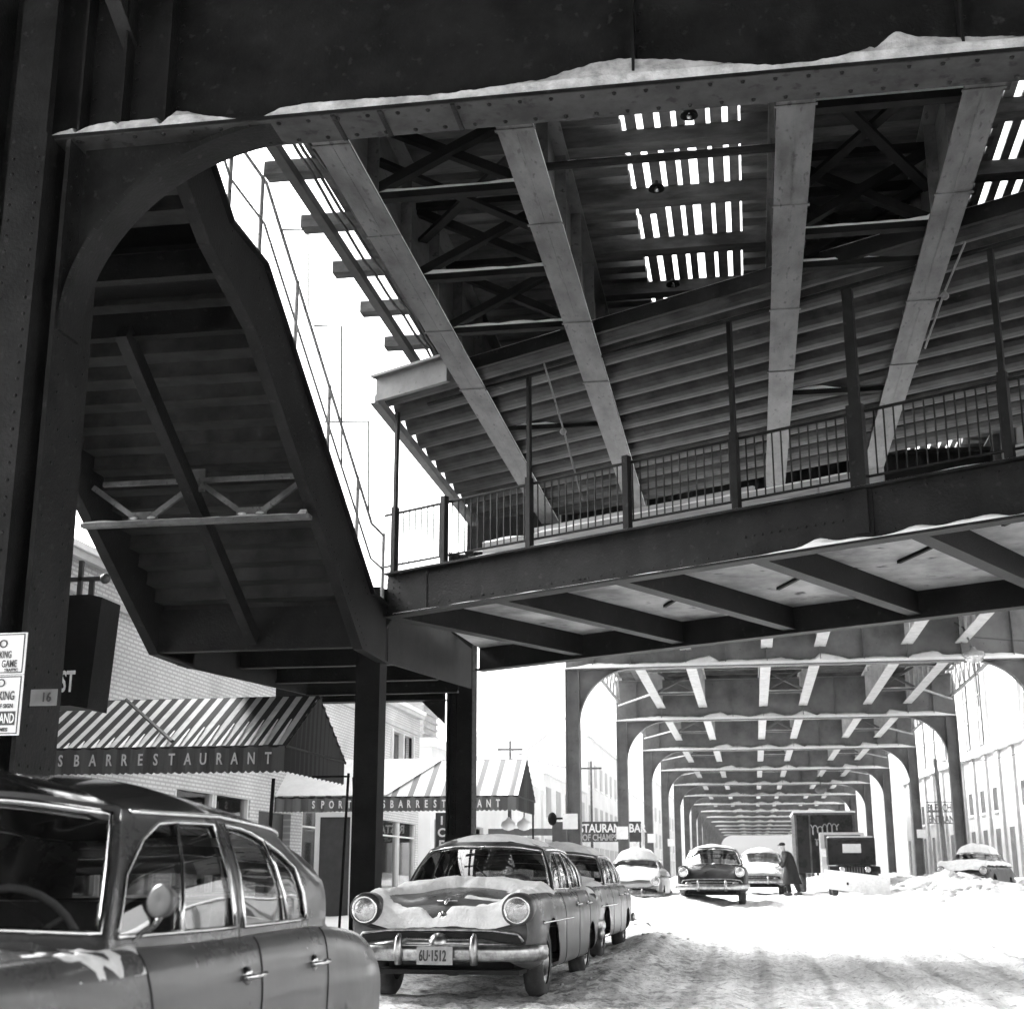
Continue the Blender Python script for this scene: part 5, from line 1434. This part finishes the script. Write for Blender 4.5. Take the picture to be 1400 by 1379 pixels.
    if front == 'toothbar':
        mb.tube([(2.40, -.72, .52), (2.44, -.4, .545), (2.45, 0, .55), (2.44, .4, .545), (2.40, .72, .52)], [.035, .05, .05, .05, .035], 10)
        mb.lathe((2.43, 0, .55), (1, 0, 0), [(.10, 0), (.10, .04), (.07, .08), (.03, .10), (0, .102)], 20)
        for k in range(9):
            for s in (-1, 1): mb.lathe((2.445, s * (.13 + .022 * k), .549), (0, s, 0), [(.055, 0), (.055, .008)], 10)
    else:
        for z in (.60, .545, .49, .44): mb.tube([(2.40, -.70, z - .01), (2.43, 0, z), (2.40, .70, z - .01)], .014, 5)
        mb.lathe((2.40, .62, .52), (1, 0, 0), [(.09, 0), (.09, .05), (.06, .06), (0, .065)], 14); mb.lathe((2.40, -.62, .52), (1, 0, 0), [(.09, 0), (.09, .05), (.06, .06), (0, .065)], 14)
    B(mb, 'grille_bar', M['chrome_dull'], grille)
    for sgn in (1, -1):
        m2 = MB(); m2.lathe((2.24, .74 * sgn, .86), (1, 0, -.03), [(.15, -.05), (.155, .1), (.148, .165), (.13, .185), (.115, .175)], 28)
        hl = B(m2, 'headlight', paint)
        m2 = MB(); m2.lathe((2.24, .74 * sgn, .86), (1, 0, -.03), [(.125, .183), (.115, .192), (.105, .18)], 28); B(m2, 'bezel', M['chrome'], hl)
        m2 = MB(); m2.lathe((2.24, .74 * sgn, .86), (1, 0, -.03), [(.106, .178), (.08, .197), (.045, .208), (0, .212)], 24); B(m2, 'lens', M['lens'], hl)
        m2 = MB(); m2.lathe((-2.42, .76 * sgn, .68), (-1, 0, 0), [(.06, -.05), (.06, .05), (.04, .08), (0, .09)], 14); B(m2, 'tail_light', M['lens'])
    # side spear
    if detail > 1:
        mb = MB()
        for sgn in (1, -1):
            L = [(2.0 - .1 * k, .0, .73 + .0) for k in range(20)]
            out = []
            for (x, _, z) in L:
                i = min(range(len(xsn)), key=lambda q: abs(xsn[q] - x)); q = sec[i]
                kk = min(range(SUB, SUB * 5), key=lambda k: abs(q[k].z - z)); out.append((x, (q[kk].y + .006) * sgn, z))
            mb.tube(out, [.020] + [.010] * 19, 6)
        B(mb, 'side_spear', M['chrome'])
        mb = MB(); mb.tube([(2.20, 0, .90), (2.1, 0, .935), (1.95, 0, .95)], [.012, .02, .008], 6); mb.box(2.08, 2.12, -.10, .10, .925, .935); mb.lathe((2.31, 0, .80), (1, 0, .6), [(.05, 0), (.045, .012), (0, .016)], 6)
        B(mb, 'hood_ornament', M['chrome'])
        # interior
        mb = MB()
        for xs_ in (-.35, -1.15):
            mb.box(xs_ - .1, xs_ + .45, -.66, .66, .35, .62); mb.prism([(xs_ - .08, .6), (xs_ - .22, 1.12), (xs_ - .36, 1.12), (xs_ - .26, .6)], 'Y', -.66, .66)
        B(mb, 'seats', M['cloth_dark'], smooth=False)
        mb = MB(); mb.prism([(.62, .98), (.95, 1.03), (.95, .8), (.55, .8)], 'Y', -.7, .7); B(mb, 'dashboard', M['paint_dark'], smooth=False)
        c0 = Vector((.38, .36, 1.0)); ax_ = Vector((-.85, 0, .5)).normalized(); a = ax_.cross(Vector((0, 1, 0))).normalized(); b2 = Vector((0, 1, 0))
        mb = MB(); mb.tube([c0 + (a * cos(2 * pi * k / 24) + b2 * sin(2 * pi * k / 24)) * .21 for k in range(24)], .014, 6, closed=True)
        for q in (0, 2.1, 4.2): mb.tube([c0, c0 + (a * cos(q) + b2 * sin(q)) * .21], .009, 5)
        mb.tube([c0, c0 - ax_ * .4], .02, 6); B(mb, 'steering_wheel', M['cream'])
        mb = MB(); mb.tube([(1.02, .30, 1.07), (.82, .1, 1.17), (.68, -.02, 1.26)], .008, 5); mb.tube([(1.02, -.30, 1.07), (.82, -.45, 1.16)], .008, 5); B(mb, 'wipers', M['chrome_dull'])
    if plate:
        m2 = MB(); m2.box(2.60, 2.607, -.17, .17, .37, .53)
        po = B(m2, 'licence_plate', M['sign_plate'], smooth=False)
        m2 = MB(); 
        text_o = text(plate, .135, Rt @ Vector((2.611, -.150, .405)), M['sign_dark'], t, rot=(pi / 2, 0, rz + pi / 2), bold=.003, sx=.56, name='plate_characters')
        text_o.parent = po
    # snow caps
    if snow:
        mb = MB(); k0 = int(SUB * (3.6))
        def put(verts, idx_rows, thick):
            pass
        for sgn in (1, -1):
            base = len(mb.v); T = {}
            for i, row in enumerate(sec):
                for k, q in enumerate(row[k0:]):
                    th = snow(q.x, q.y * sgn, q.z)
                    T[(i, k)] = th; mb.v.append((q.x, q.y * sgn, q.z + max(th, -.03) + (0 if th > 0 else -.004)))
            m_ = nr - k0
            for i in range(len(sec) - 1):
                for k in range(m_ - 1):
                    if max(T[(i, k)], T[(i + 1, k)], T[(i, k + 1)], T[(i + 1, k + 1)]) <= 0: continue
                    c_ = sec[i][k + k0]
                    if abs(c_.y) < .80 and -2.05 < c_.x < .80: continue
                    f = (base + i * m_ + k, base + (i + 1) * m_ + k, base + (i + 1) * m_ + k + 1, base + i * m_ + k + 1)
                    mb.f.append(f if sgn < 0 else f[::-1])
        for sgn in (1, -1):
            base = len(mb.v); T = {}
            for i, row in enumerate(rows):
                for j, q in enumerate(row):
                    th = snow(q.x, q.y * sgn, q.z); e = min(1, j / (RN * .25)); th = th * e - (1 - e) * .012
                    T[(i, j)] = th; mb.v.append((q.x, q.y * sgn, q.z + max(th, -.02)))
            for i in range(n2 - 1):
                for j in range(RN):
                    if max(T[(i, j)], T[(i + 1, j)], T[(i, j + 1)], T[(i + 1, j + 1)]) <= 0: continue
                    f = (base + i * (RN + 1) + j, base + (i + 1) * (RN + 1) + j, base + (i + 1) * (RN + 1) + j + 1, base + i * (RN + 1) + j + 1)
                    mb.f.append(f if sgn > 0 else f[::-1])
        B(mb, 'snow', M['snow_car'])
    t.scale = (scale, scale, scale)
    return t, Rt, sec, xsn, gpt
M['snow_car'] = material('powdery_snow', .66, .82, rough=.85, scale=9, bump=.5, bscale=40, spec=.2)
M['sign_plate'] = material('plate_yellowed', .3, .4, rough=.5, scale=20)
RZ = -pi / 2   # local +x (front) looks towards -Y

def nz(x, y, s=1.0, o=0): return noise.noise(Vector((x * s, y * s, o)))
# A: nearest sedan
def snowA(x, y, z):
    if z > 1.2: return -.05 + .0 + (.035 if .15 < x < .5 and nz(x, y, 6) > 0 else 0)
    v = .013 * nz(x * 1.2, y * 2.4, 4, 5) + .016 * nz(x, y, 11, 2) + .008 * nz(x, y, 26, 3) - .011
    if 0.55 < x < 1.1 and y > .6: v += .012
    if x < -1.2 and y > .6: v -= .03
    return v
CA = sedan('nearest parked sedan with dark roof and dull grey doors, cut by the left frame edge', (-2.80, 4.93, -1.22), RZ, M['paint_mid'], M['roof_black'], snow=snowA, detail=2)[0]
# round spotlight mirror on the near car (local coordinates)
mb = MB(); mb.lathe((.80, 1.03, 1.145), (.85, -.3, .1), [(0, -.05), (.026, -.046), (.042, -.026), (.049, 0), (.050, .008), (.042, .010), (0, .006)], 24); mo = mb.build('wing_mirror', M['paint_mid'], CA, smooth=True, world=False)
mb = MB(); mb.tube([(.60, .86, 1.02), (.62, .90, 1.05), (.70, .97, 1.07), (.80, 1.03, 1.10)], .008, 6); mb.build('mirror_arm', M['chrome'], mo, smooth=True, world=False)
# B: hood heaped with snow
def snowB(x, y, z):
    if z > 1.2:
        return .015 + .012 * nz(x, y, 5) - (.05 if (x > .0 and abs(y + .0) > .3 and nz(x * 2, y, 2, 4) > .05) else 0) - (.04 if bell(x, .2, .12) > .5 and abs(y) < .3 else 0)
    e1 = ((x - 1.66) / .50) ** 2 + ((y + .02) / .62) ** 2
    e2 = ((x - 2.18) / .085) ** 2 + ((y + .05) / .42) ** 2
    v = .055 + .03 * nz(x, y, 3) + .012 * nz(x, y, 11)
    if x > .75: v += .05 * bell(x, .95, .28)
    n1_ = .35 * nz(x, y, 5, 3) + .15 * nz(x, y, 14, 1)
    v = min(v, .28 * (e1 - 1.45 + n1_ * 1.5)) if e1 < 4 else v
    v = min(v, .25 * (e2 - .8 + n1_)) if e2 < 2.5 else v
    if bell(x, 1.82, .07) > .4 and .1 < y < .6: v = max(v, .008 + .014 * nz(x, y, 9))
    if abs(y) > .74: v -= (abs(y) - .74) * .9
    if x > 2.30: v -= (x - 2.30) * .32
    if x < -1.4: v = .05 + .02 * nz(x, y, 3)
    return v
CB = sedan('sedan with snow-heaped bonnet and plate 6U 1512, parked behind the nearest car', (-2.98, 16.27, -1.2), RZ + R(-1.2), M['paint_dark'], snow=snowB, detail=2, plate='6U·1512', scale=1.03)[0]
def snowC(x, y, z): return (.07 if z < 1.2 else .05) + .03 * nz(x, y, 3) - (max(0, abs(y) - .72) * .8 if z < 1.2 else 0)
CC = sedan('third sedan in the parked row, snow over its bonnet and windshield', (-3.05, 22.6, -1.15), RZ + R(-1), M['paint_mid'], snow=snowC, detail=2)[0]
mb = MB(); 
lo = []; hi = []
for i in range(25):
    y = -.68 + 1.36 * i / 24; h = .30 * bell(y, -.15, .55) + .04 * nz(y, 1, 4)
    lo.append((1.0, y, 1.03)); hi.append((1.0 - h * 1.0 - .02, y, 1.08 + h * .85))
mb.strip(lo, hi); mb.strip(hi, [(a - .1, b2, c_ - .03) for a, b2, c_ in hi]); mb.build('windshield_snow', M['snow_car'], CC, smooth=True, world=False)
def snowH(x, y, z): return .20 + .07 * nz(x, y, 2) - (max(0, abs(y) - .78) * .6 if z < 1.2 else 0)
sedan('small sedan buried in white snow beyond the parked row', (-3.55, 44.0, -1.0), RZ, M['paint_white'], snow=snowH, detail=1)
def snowE(x, y, z): return (.012 if z > 1.2 else -.01) + .02 * nz(x, y, 3, 8) - (.02 if x > 1 else 0)
sedan('dark sedan driving towards the viewer in the middle of the street', (-1.15, 42.3, -.79), RZ, M['paint_black'], snow=snowE, detail=1, front='bars', group='cars moving along the street', scale=1.04)
sedan('pale sedan driving just behind the dark moving sedan', (.25, 53.5, -.66), RZ + R(-3), M['paint_white'], snow=snowC, detail=1, front='bars', group='cars moving along the street')
def snowI(x, y, z): return .20 + .07 * nz(x, y, 2) - (max(0, abs(y) - .8) * .5 if z < 1.2 else 0)
sedan('sedan mantled in snow against the bank on the right side', (8.1, 55.2, -.68), RZ + R(-20), M['paint_dark'], snow=snowI, detail=1, group='cars parked on the right')

# ------------------------------------------------------------------ plough truck
PT = thing('plough_truck', (3.35, 51.0, -.66), 'small dark boxy truck with a tilted white snowplough blade', 'truck', rz=RZ)
def TB(mb, name, mat, smooth=False, parent=None): return mb.build(name, mat, parent or PT, smooth=smooth, world=False)
mb = MB(); mb.box(-.9, .35, -.80, .80, 1.02, 1.35); mb.prism([(.35, 1.35), (.35, 1.85), (.25, 1.93), (-1.0, 1.93), (-1.0, 1.35)], 'Y', -.80, .80); TB(mb, 'cab', M['paint_black'])
mb = MB(); mb.box(.356, .37, -.30, .32, 1.42, 1.72); TB(mb, 'windshield', M['sign_white'])
mb = MB(); mb.prism([(.35, 1.05), (1.5, .98), (1.55, .6), (.35, .6)], 'Y', -.55, .55); TB(mb, 'bonnet', M['paint_black'])
for s in (-1, 1):
    mb = MB(); mb.prism([(.3, .75), (.6, .98), (1.5, .95), (1.6, .8), (1.6, .72), (1.4, .72), (1.1, .85), (.8, .72)], 'Y', s * .55 if s > 0 else -.83, .83 if s > 0 else -.55); TB(mb, 'mudguard', M['paint_black'])
    mb = MB(); mb.lathe((1.54, s * .42, .85), (1, 0, 0), [(.1, 0), (.1, .06), (.07, .08), (0, .085)], 14); TB(mb, 'headlight', M['lens'], True)
    for x in (1.15, -.9):
        mb = MB(); mb.lathe((x, s * .58, .37), (0, s, 0), [(.2, 0), (.34, .0), (.37, .04), (.37, .16), (.34, .2), (.2, .19), (.18, .12), (0, .14)], 20); TB(mb, 'wheel', M['rubber'], True)
mb = MB()
for k in range(7): mb.box(1.553, 1.57, -.3 + .09 * k, -.27 + .09 * k, .65, .93)
TB(mb, 'grille', M['steel'])
mb = MB(); n = 14; V2 = []
for i in range(n + 1):
    y = -1.05 + 2.1 * i / n
    tilt = .22 * (-y)
    V2.append([(2.15 + .12 * y + .16 * (1 - cos(q)) - .1 * sin(q * 2), y, .12 + tilt * .55 + .62 * q / 1.6) for q in (0, .4, .8, 1.2, 1.6)])
for a, b2 in zip(V2, V2[1:]): mb.strip(a, b2); mb.strip([(x - .04, y, z) for x, y, z in b2], [(x - .04, y, z) for x, y, z in a])
TB(mb, 'plough_blade', M['snow_car'], True)
mb = MB(); mb.bar((1.5, -.3, .45), (2.1, -.3, .4), .06, .08); mb.bar((1.5, .3, .45), (2.1, .3, .4), .06, .08); TB(mb, 'push_frame', M['steel_dark'])
mb = MB(); mb.box(-.95, .1, -.75, .75, 1.935, 1.99); TB(mb, 'snow', M['snow'])

# ------------------------------------------------------------------ delivery truck
DT = thing('delivery_truck', (2.75, 58, -.62), 'tall dark box truck with faint script lettering, parked behind the plough truck', 'truck')
def PB(mb, name, mat, smooth=False, parent=None): return mb.build(name, mat, parent or DT, smooth=smooth)
mb = MB(); mb.box(1.65, 3.95, 57.0, 61.5, .1, 2.38); PB(mb, 'box_body', M['paint_black'])
mb = MB()
for x in (1.65, 3.87): mb.box(x, x + .08, 56.95, 57, .1, 2.38)
mb.box(1.65, 3.95, 56.95, 57, 2.30, 2.38); mb.box(2.2, 2.26, 56.95, 57, .1, 2.3); mb.box(1.62, 1.65, 57, 61.5, 2.3, 2.38); PB(mb, 'frame_trim', M['paint_mid'])
for (xa, xb, zc, am) in ((2.25, 3.35, 1.72, .2), (2.4, 3.2, 1.25, .13)):
    mb = MB(); pts = []
    for i in range(90):
        f = i / 89; q = f * 2 * pi * 6
        pts.append((xa + (xb - xa) * f + .05 * sin(q), 56.94, zc + am * cos(q) * (.45 + .55 * abs(cos(f * 5))) + .1 * f))
    mb.tube(pts, .018, 4); PB(mb, 'painted_flourish', M['cream'])
mb = MB(); mb.prism([(55.2, -.1), (55.1, .7), (55.7, 1.0), (55.9, 1.6), (57, 1.6), (57, -.1)], 'X', 2.55, 4.2); PB(mb, 'cab', M['paint_white'])
mb = MB(); mb.prism([(55.68, 1.02), (55.84, 1.5), (55.80, 1.5), (55.64, 1.02)], 'X', 2.7, 4.05); PB(mb, 'windshield', M['window_dark'])
for x in (1.75, 3.6):
    for y in (56.1 if x > 3 else 57.6, 60.3):
        mb = MB(); mb.lathe((x, y, -.24), (1, 0, 0), [(.2, 0), (.36, .0), (.38, .05), (.38, .2), (.36, .25), (.2, .24), (0, .2)], 20); PB(mb, 'wheel', M['rubber'], True)
mb = MB(); mb.box(1.6, 4.0, 57, 61.5, 2.385, 2.45); PB(mb, 'snow', M['snow'])

# ------------------------------------------------------------------ pedestrian
def skin_mesh(name, verts, edges, radii, mat, parent, root=0, sub=2):
    me = bpy.data.meshes.new(name); me.from_pydata(verts, edges, []); o = bpy.data.objects.new(name, me); C.objects.link(o)
    sk = o.modifiers.new('skin', 'SKIN'); sk.use_smooth_shade = True
    lay = me.skin_vertices[0].data if me.skin_vertices else None
    if lay is None:
        import bmesh
        bm_ = bmesh.new(); bm_.from_mesh(me); bm_.verts.layers.skin.verify(); bm_.to_mesh(me); bm_.free(); lay = me.skin_vertices[0].data
    for i, r in enumerate(radii): lay[i].radius = r if isinstance(r, tuple) else (r, r); lay[i].use_root = (i == root)
    sb = o.modifiers.new('sub', 'SUBSURF'); sb.levels = sub; sb.render_levels = sub
    bpy.context.view_layer.update()
    dg = bpy.context.evaluated_depsgraph_get(); m2 = bpy.data.meshes.new_from_object(o.evaluated_get(dg))
    bpy.data.objects.remove(o)
    m2.materials.clear(); m2.materials.append(mat); m2.name = name
    m2.polygons.foreach_set('use_smooth', [True] * len(m2.polygons))
    r = bpy.data.objects.new(name, m2); C.objects.link(r)
    if parent: r.parent = parent
    return r
PE = thing('person', (1.25, 50.0, -.66), 'person in a long dark coat and cap bending forward beside the delivery truck', 'person')
# local: facing -X (left), feet at z 0
sv = [(0, 0, .90), (-.02, 0, 1.10), (-.10, 0, 1.32), (-.17, 0, 1.43), (-.22, 0, 1.50), (-.26, 0, 1.60), (-.25, 0, 1.69),
      (-.11, .17, 1.36), (-.22, .21, 1.12), (-.40, .16, .98), (-.47, .14, .94),
      (-.11, -.17, 1.36), (-.17, -.22, 1.10), (-.34, -.18, .94), (-.41, -.16, .89),
      (.0, .10, .82), (-.14, .11, .47), (-.06, .11, .08), (-.22, .11, .04),
      (.02, -.10, .82), (.12, -.11, .47), (.26, -.11, .10), (.12, -.11, .04)]
se = [(0, 1), (1, 2), (2, 3), (3, 4), (4, 5), (5, 6), (2, 7), (7, 8), (8, 9), (9, 10), (2, 11), (11, 12), (12, 13), (13, 14), (0, 15), (15, 16), (16, 17), (17, 18), (0, 19), (19, 20), (20, 21), (21, 22)]
sr = [(.17, .15), (.15, .14), (.19, .13), .08, .055, .095, .075, .075, .06, .042, .03, .075, .06, .042, .03, .10, .075, .045, .04, .10, .075, .045, .04]
skin_mesh('body', sv, se, sr, M['skin'], PE)
mb = MB(); rings = [(.0, 1.47, .09, .13, -.17), (0, 1.40, .15, .21, -.13), (0, 1.25, .18, .22, -.09), (0, 1.05, .18, .20, -.03), (0, .85, .20, .22, .0), (0, .6, .24, .25, 0), (0, .38, .28, .27, .02)]
vs = []
for (_, z, rx, ry_, cx) in [(a, b_, c_ * 1.15, d_ * 1.12, e_) for a, b_, c_, d_, e_ in rings]:
    for k in range(20):
        q = 2 * pi * k / 20; w = 1 + .05 * sin(q * 5 + z * 6) * (1.5 - z); vs.append((cx + rx * cos(q) * w, ry_ * sin(q) * w, z))
mb.add(vs, [(i * 20 + k, i * 20 + (k + 1) % 20, (i + 1) * 20 + (k + 1) % 20, (i + 1) * 20 + k) for i in range(6) for k in range(20)])
mb.tube([(-.11, .17, 1.38), (-.22, .22, 1.12), (-.38, .165, .99)], [.10, .085, .065], 10); mb.tube([(-.11, -.17, 1.38), (-.17, -.23, 1.10), (-.32, -.185, .95)], [.10, .085, .065], 10)
mb.build('coat', M['coat'], PE, smooth=True, world=False)
mb = MB(); mb.tube([(0, .1, .8), (-.14, .11, .47), (-.07, .11, .1)], [.12, .10, .075], 10); mb.tube([(.02, -.1, .8), (.12, -.11, .47), (.25, -.11, .12)], [.12, .10, .075], 10); mb.build('trousers', M['coat'], PE, smooth=True, world=False)
for (x, y, z) in ((-.06, .11, .05), (.26, -.11, .06)):
    mb = MB(); mb.ball((x - .07, y, z), .15, 12, 8, (1, .38, .42)); mb.build('shoe', M['rubber'], PE, smooth=True, world=False)
mb = MB(); mb.ball((-.26, 0, 1.70), .11, 14, 8, (1, .9, .6)); mb.ball((-.36, 0, 1.675), .07, 10, 6, (1, .9, .2)); mb.build('cap', M['coat'], PE, smooth=True, world=False)
mb = MB(); mb.tube([(-.345, 0, 1.62), (-.375, 0, 1.585), (-.35, 0, 1.57)], [.01, .016, .01], 6); mb.ball((-.25, .09, 1.60), .03, 8, 6, (.6, .4, 1)); mb.ball((-.25, -.09, 1.60), .03, 8, 6, (.6, .4, 1)); mb.ball((-.335, .03, 1.625), .012, 6, 4); mb.ball((-.335, -.03, 1.625), .012, 6, 4); mb.build('nose_and_ears', M['skin'], PE, smooth=True, world=False)
for (x, y, z) in ((-.47, .14, .94), (-.41, -.16, .89)):
    mb = MB(); mb.ball((x - .03, y, z), .045, 10, 6, (1.1, .5, .9))
    for k in range(4): mb.tube([(x - .06, y - .03 + .02 * k, z - .005), (x - .10, y - .03 + .02 * k, z - .025), (x - .115 + .004 * abs(k - 1.5), y - .03 + .02 * k, z - .055)], .009, 5)
    mb.tube([(x - .02, y - .035, z), (x - .06, y - .05, z - .02), (x - .085, y - .04, z - .04)], .011, 5)
    mb.build('hand', M['skin'], PE, smooth=True, world=False)

# ------------------------------------------------------------------ snow lumps shovelled beside the cars
rnd = random.Random(3)
mb = MB()
for k in range(120):
    y = rnd.uniform(13.5, 32); x = rnd.gauss(-1.75 if y < 26 else -2.2, .35); z = ground_z(x, y)
    s_ = rnd.uniform(.01, .035); mb.ball((x, y, z + s_ * .1), s_, 7, 5, (rnd.uniform(.8, 1.5), rnd.uniform(.8, 1.4), rnd.uniform(.5, .9)))
for k in range(160):
    y = rnd.uniform(36, 60); x = rnd.uniform(4.6, 9); z = ground_z(x, y, False)
    s_ = rnd.uniform(.04, .14); mb.ball((x, y, z - s_ * .1), s_, 7, 5, (rnd.uniform(.8, 1.5), rnd.uniform(.8, 1.4), rnd.uniform(.5, .9)))
tag(mb.build('snow_lumps', M['snow_dirty_shaded'], smooth=True), 'scattered lumps of ploughed snow beside the parked row and bank', 'snow', kind='stuff')

# ------------------------------------------------------------------ haze
hm = bpy.data.materials.new('winter_haze'); hm.use_nodes = True; nt = hm.node_tree
nt.nodes.remove(nt.nodes['Principled BSDF'])
pv = nt.nodes.new('ShaderNodeVolumePrincipled'); pv.inputs['Color'].default_value = g3(.95); pv.inputs['Density'].default_value = .0002
nt.links.new(pv.outputs[0], nt.nodes['Material Output'].inputs['Volume'])
HZ = MB(); HZ.box(-510, 510, -310, 910, -3.2, 18)
tag(HZ.build('haze', hm), kind='stuff')

# ------------------------------------------------------------------ sky and sun
w = bpy.data.worlds.new('World'); S.world = w; w.use_nodes = True; nt = w.node_tree
bg = nt.nodes['Background']; sk = nt.nodes.new('ShaderNodeTexSky'); sk.sky_type = 'NISHITA'; sk.sun_disc = False
SUN_E, SUN_A = R(38), R(-60)     # azimuth measured from +Y towards +X
sk.sun_elevation = SUN_E; sk.sun_rotation = SUN_A
sk.air_density = 1.5; sk.dust_density = 6; sk.ozone_density = 1
bw = nt.nodes.new('ShaderNodeRGBToBW'); nt.links.new(sk.outputs[0], bw.inputs[0]); nt.links.new(bw.outputs[0], bg.inputs[0])
bg.inputs[1].default_value = .15
sd = bpy.data.lights.new('sun', 'SUN'); sd.energy = .9; sd.angle = R(24); sd.color = (1, 1, 1)
so = bpy.data.objects.new('sun', sd); C.objects.link(so)
dirv = Vector((sin(SUN_A) * cos(SUN_E), cos(SUN_A) * cos(SUN_E), sin(SUN_E)))
so.rotation_euler = dirv.to_track_quat('Z', 'Y').to_euler()
so.location = (-30, 20, 60)
vs_ = S.view_settings; S.display_settings.display_device = 'sRGB'
vs_.view_transform = 'Standard'; vs_.look = 'None'; vs_.gamma = 1; vs_.use_curve_mapping = False
vs_.exposure = 2.65
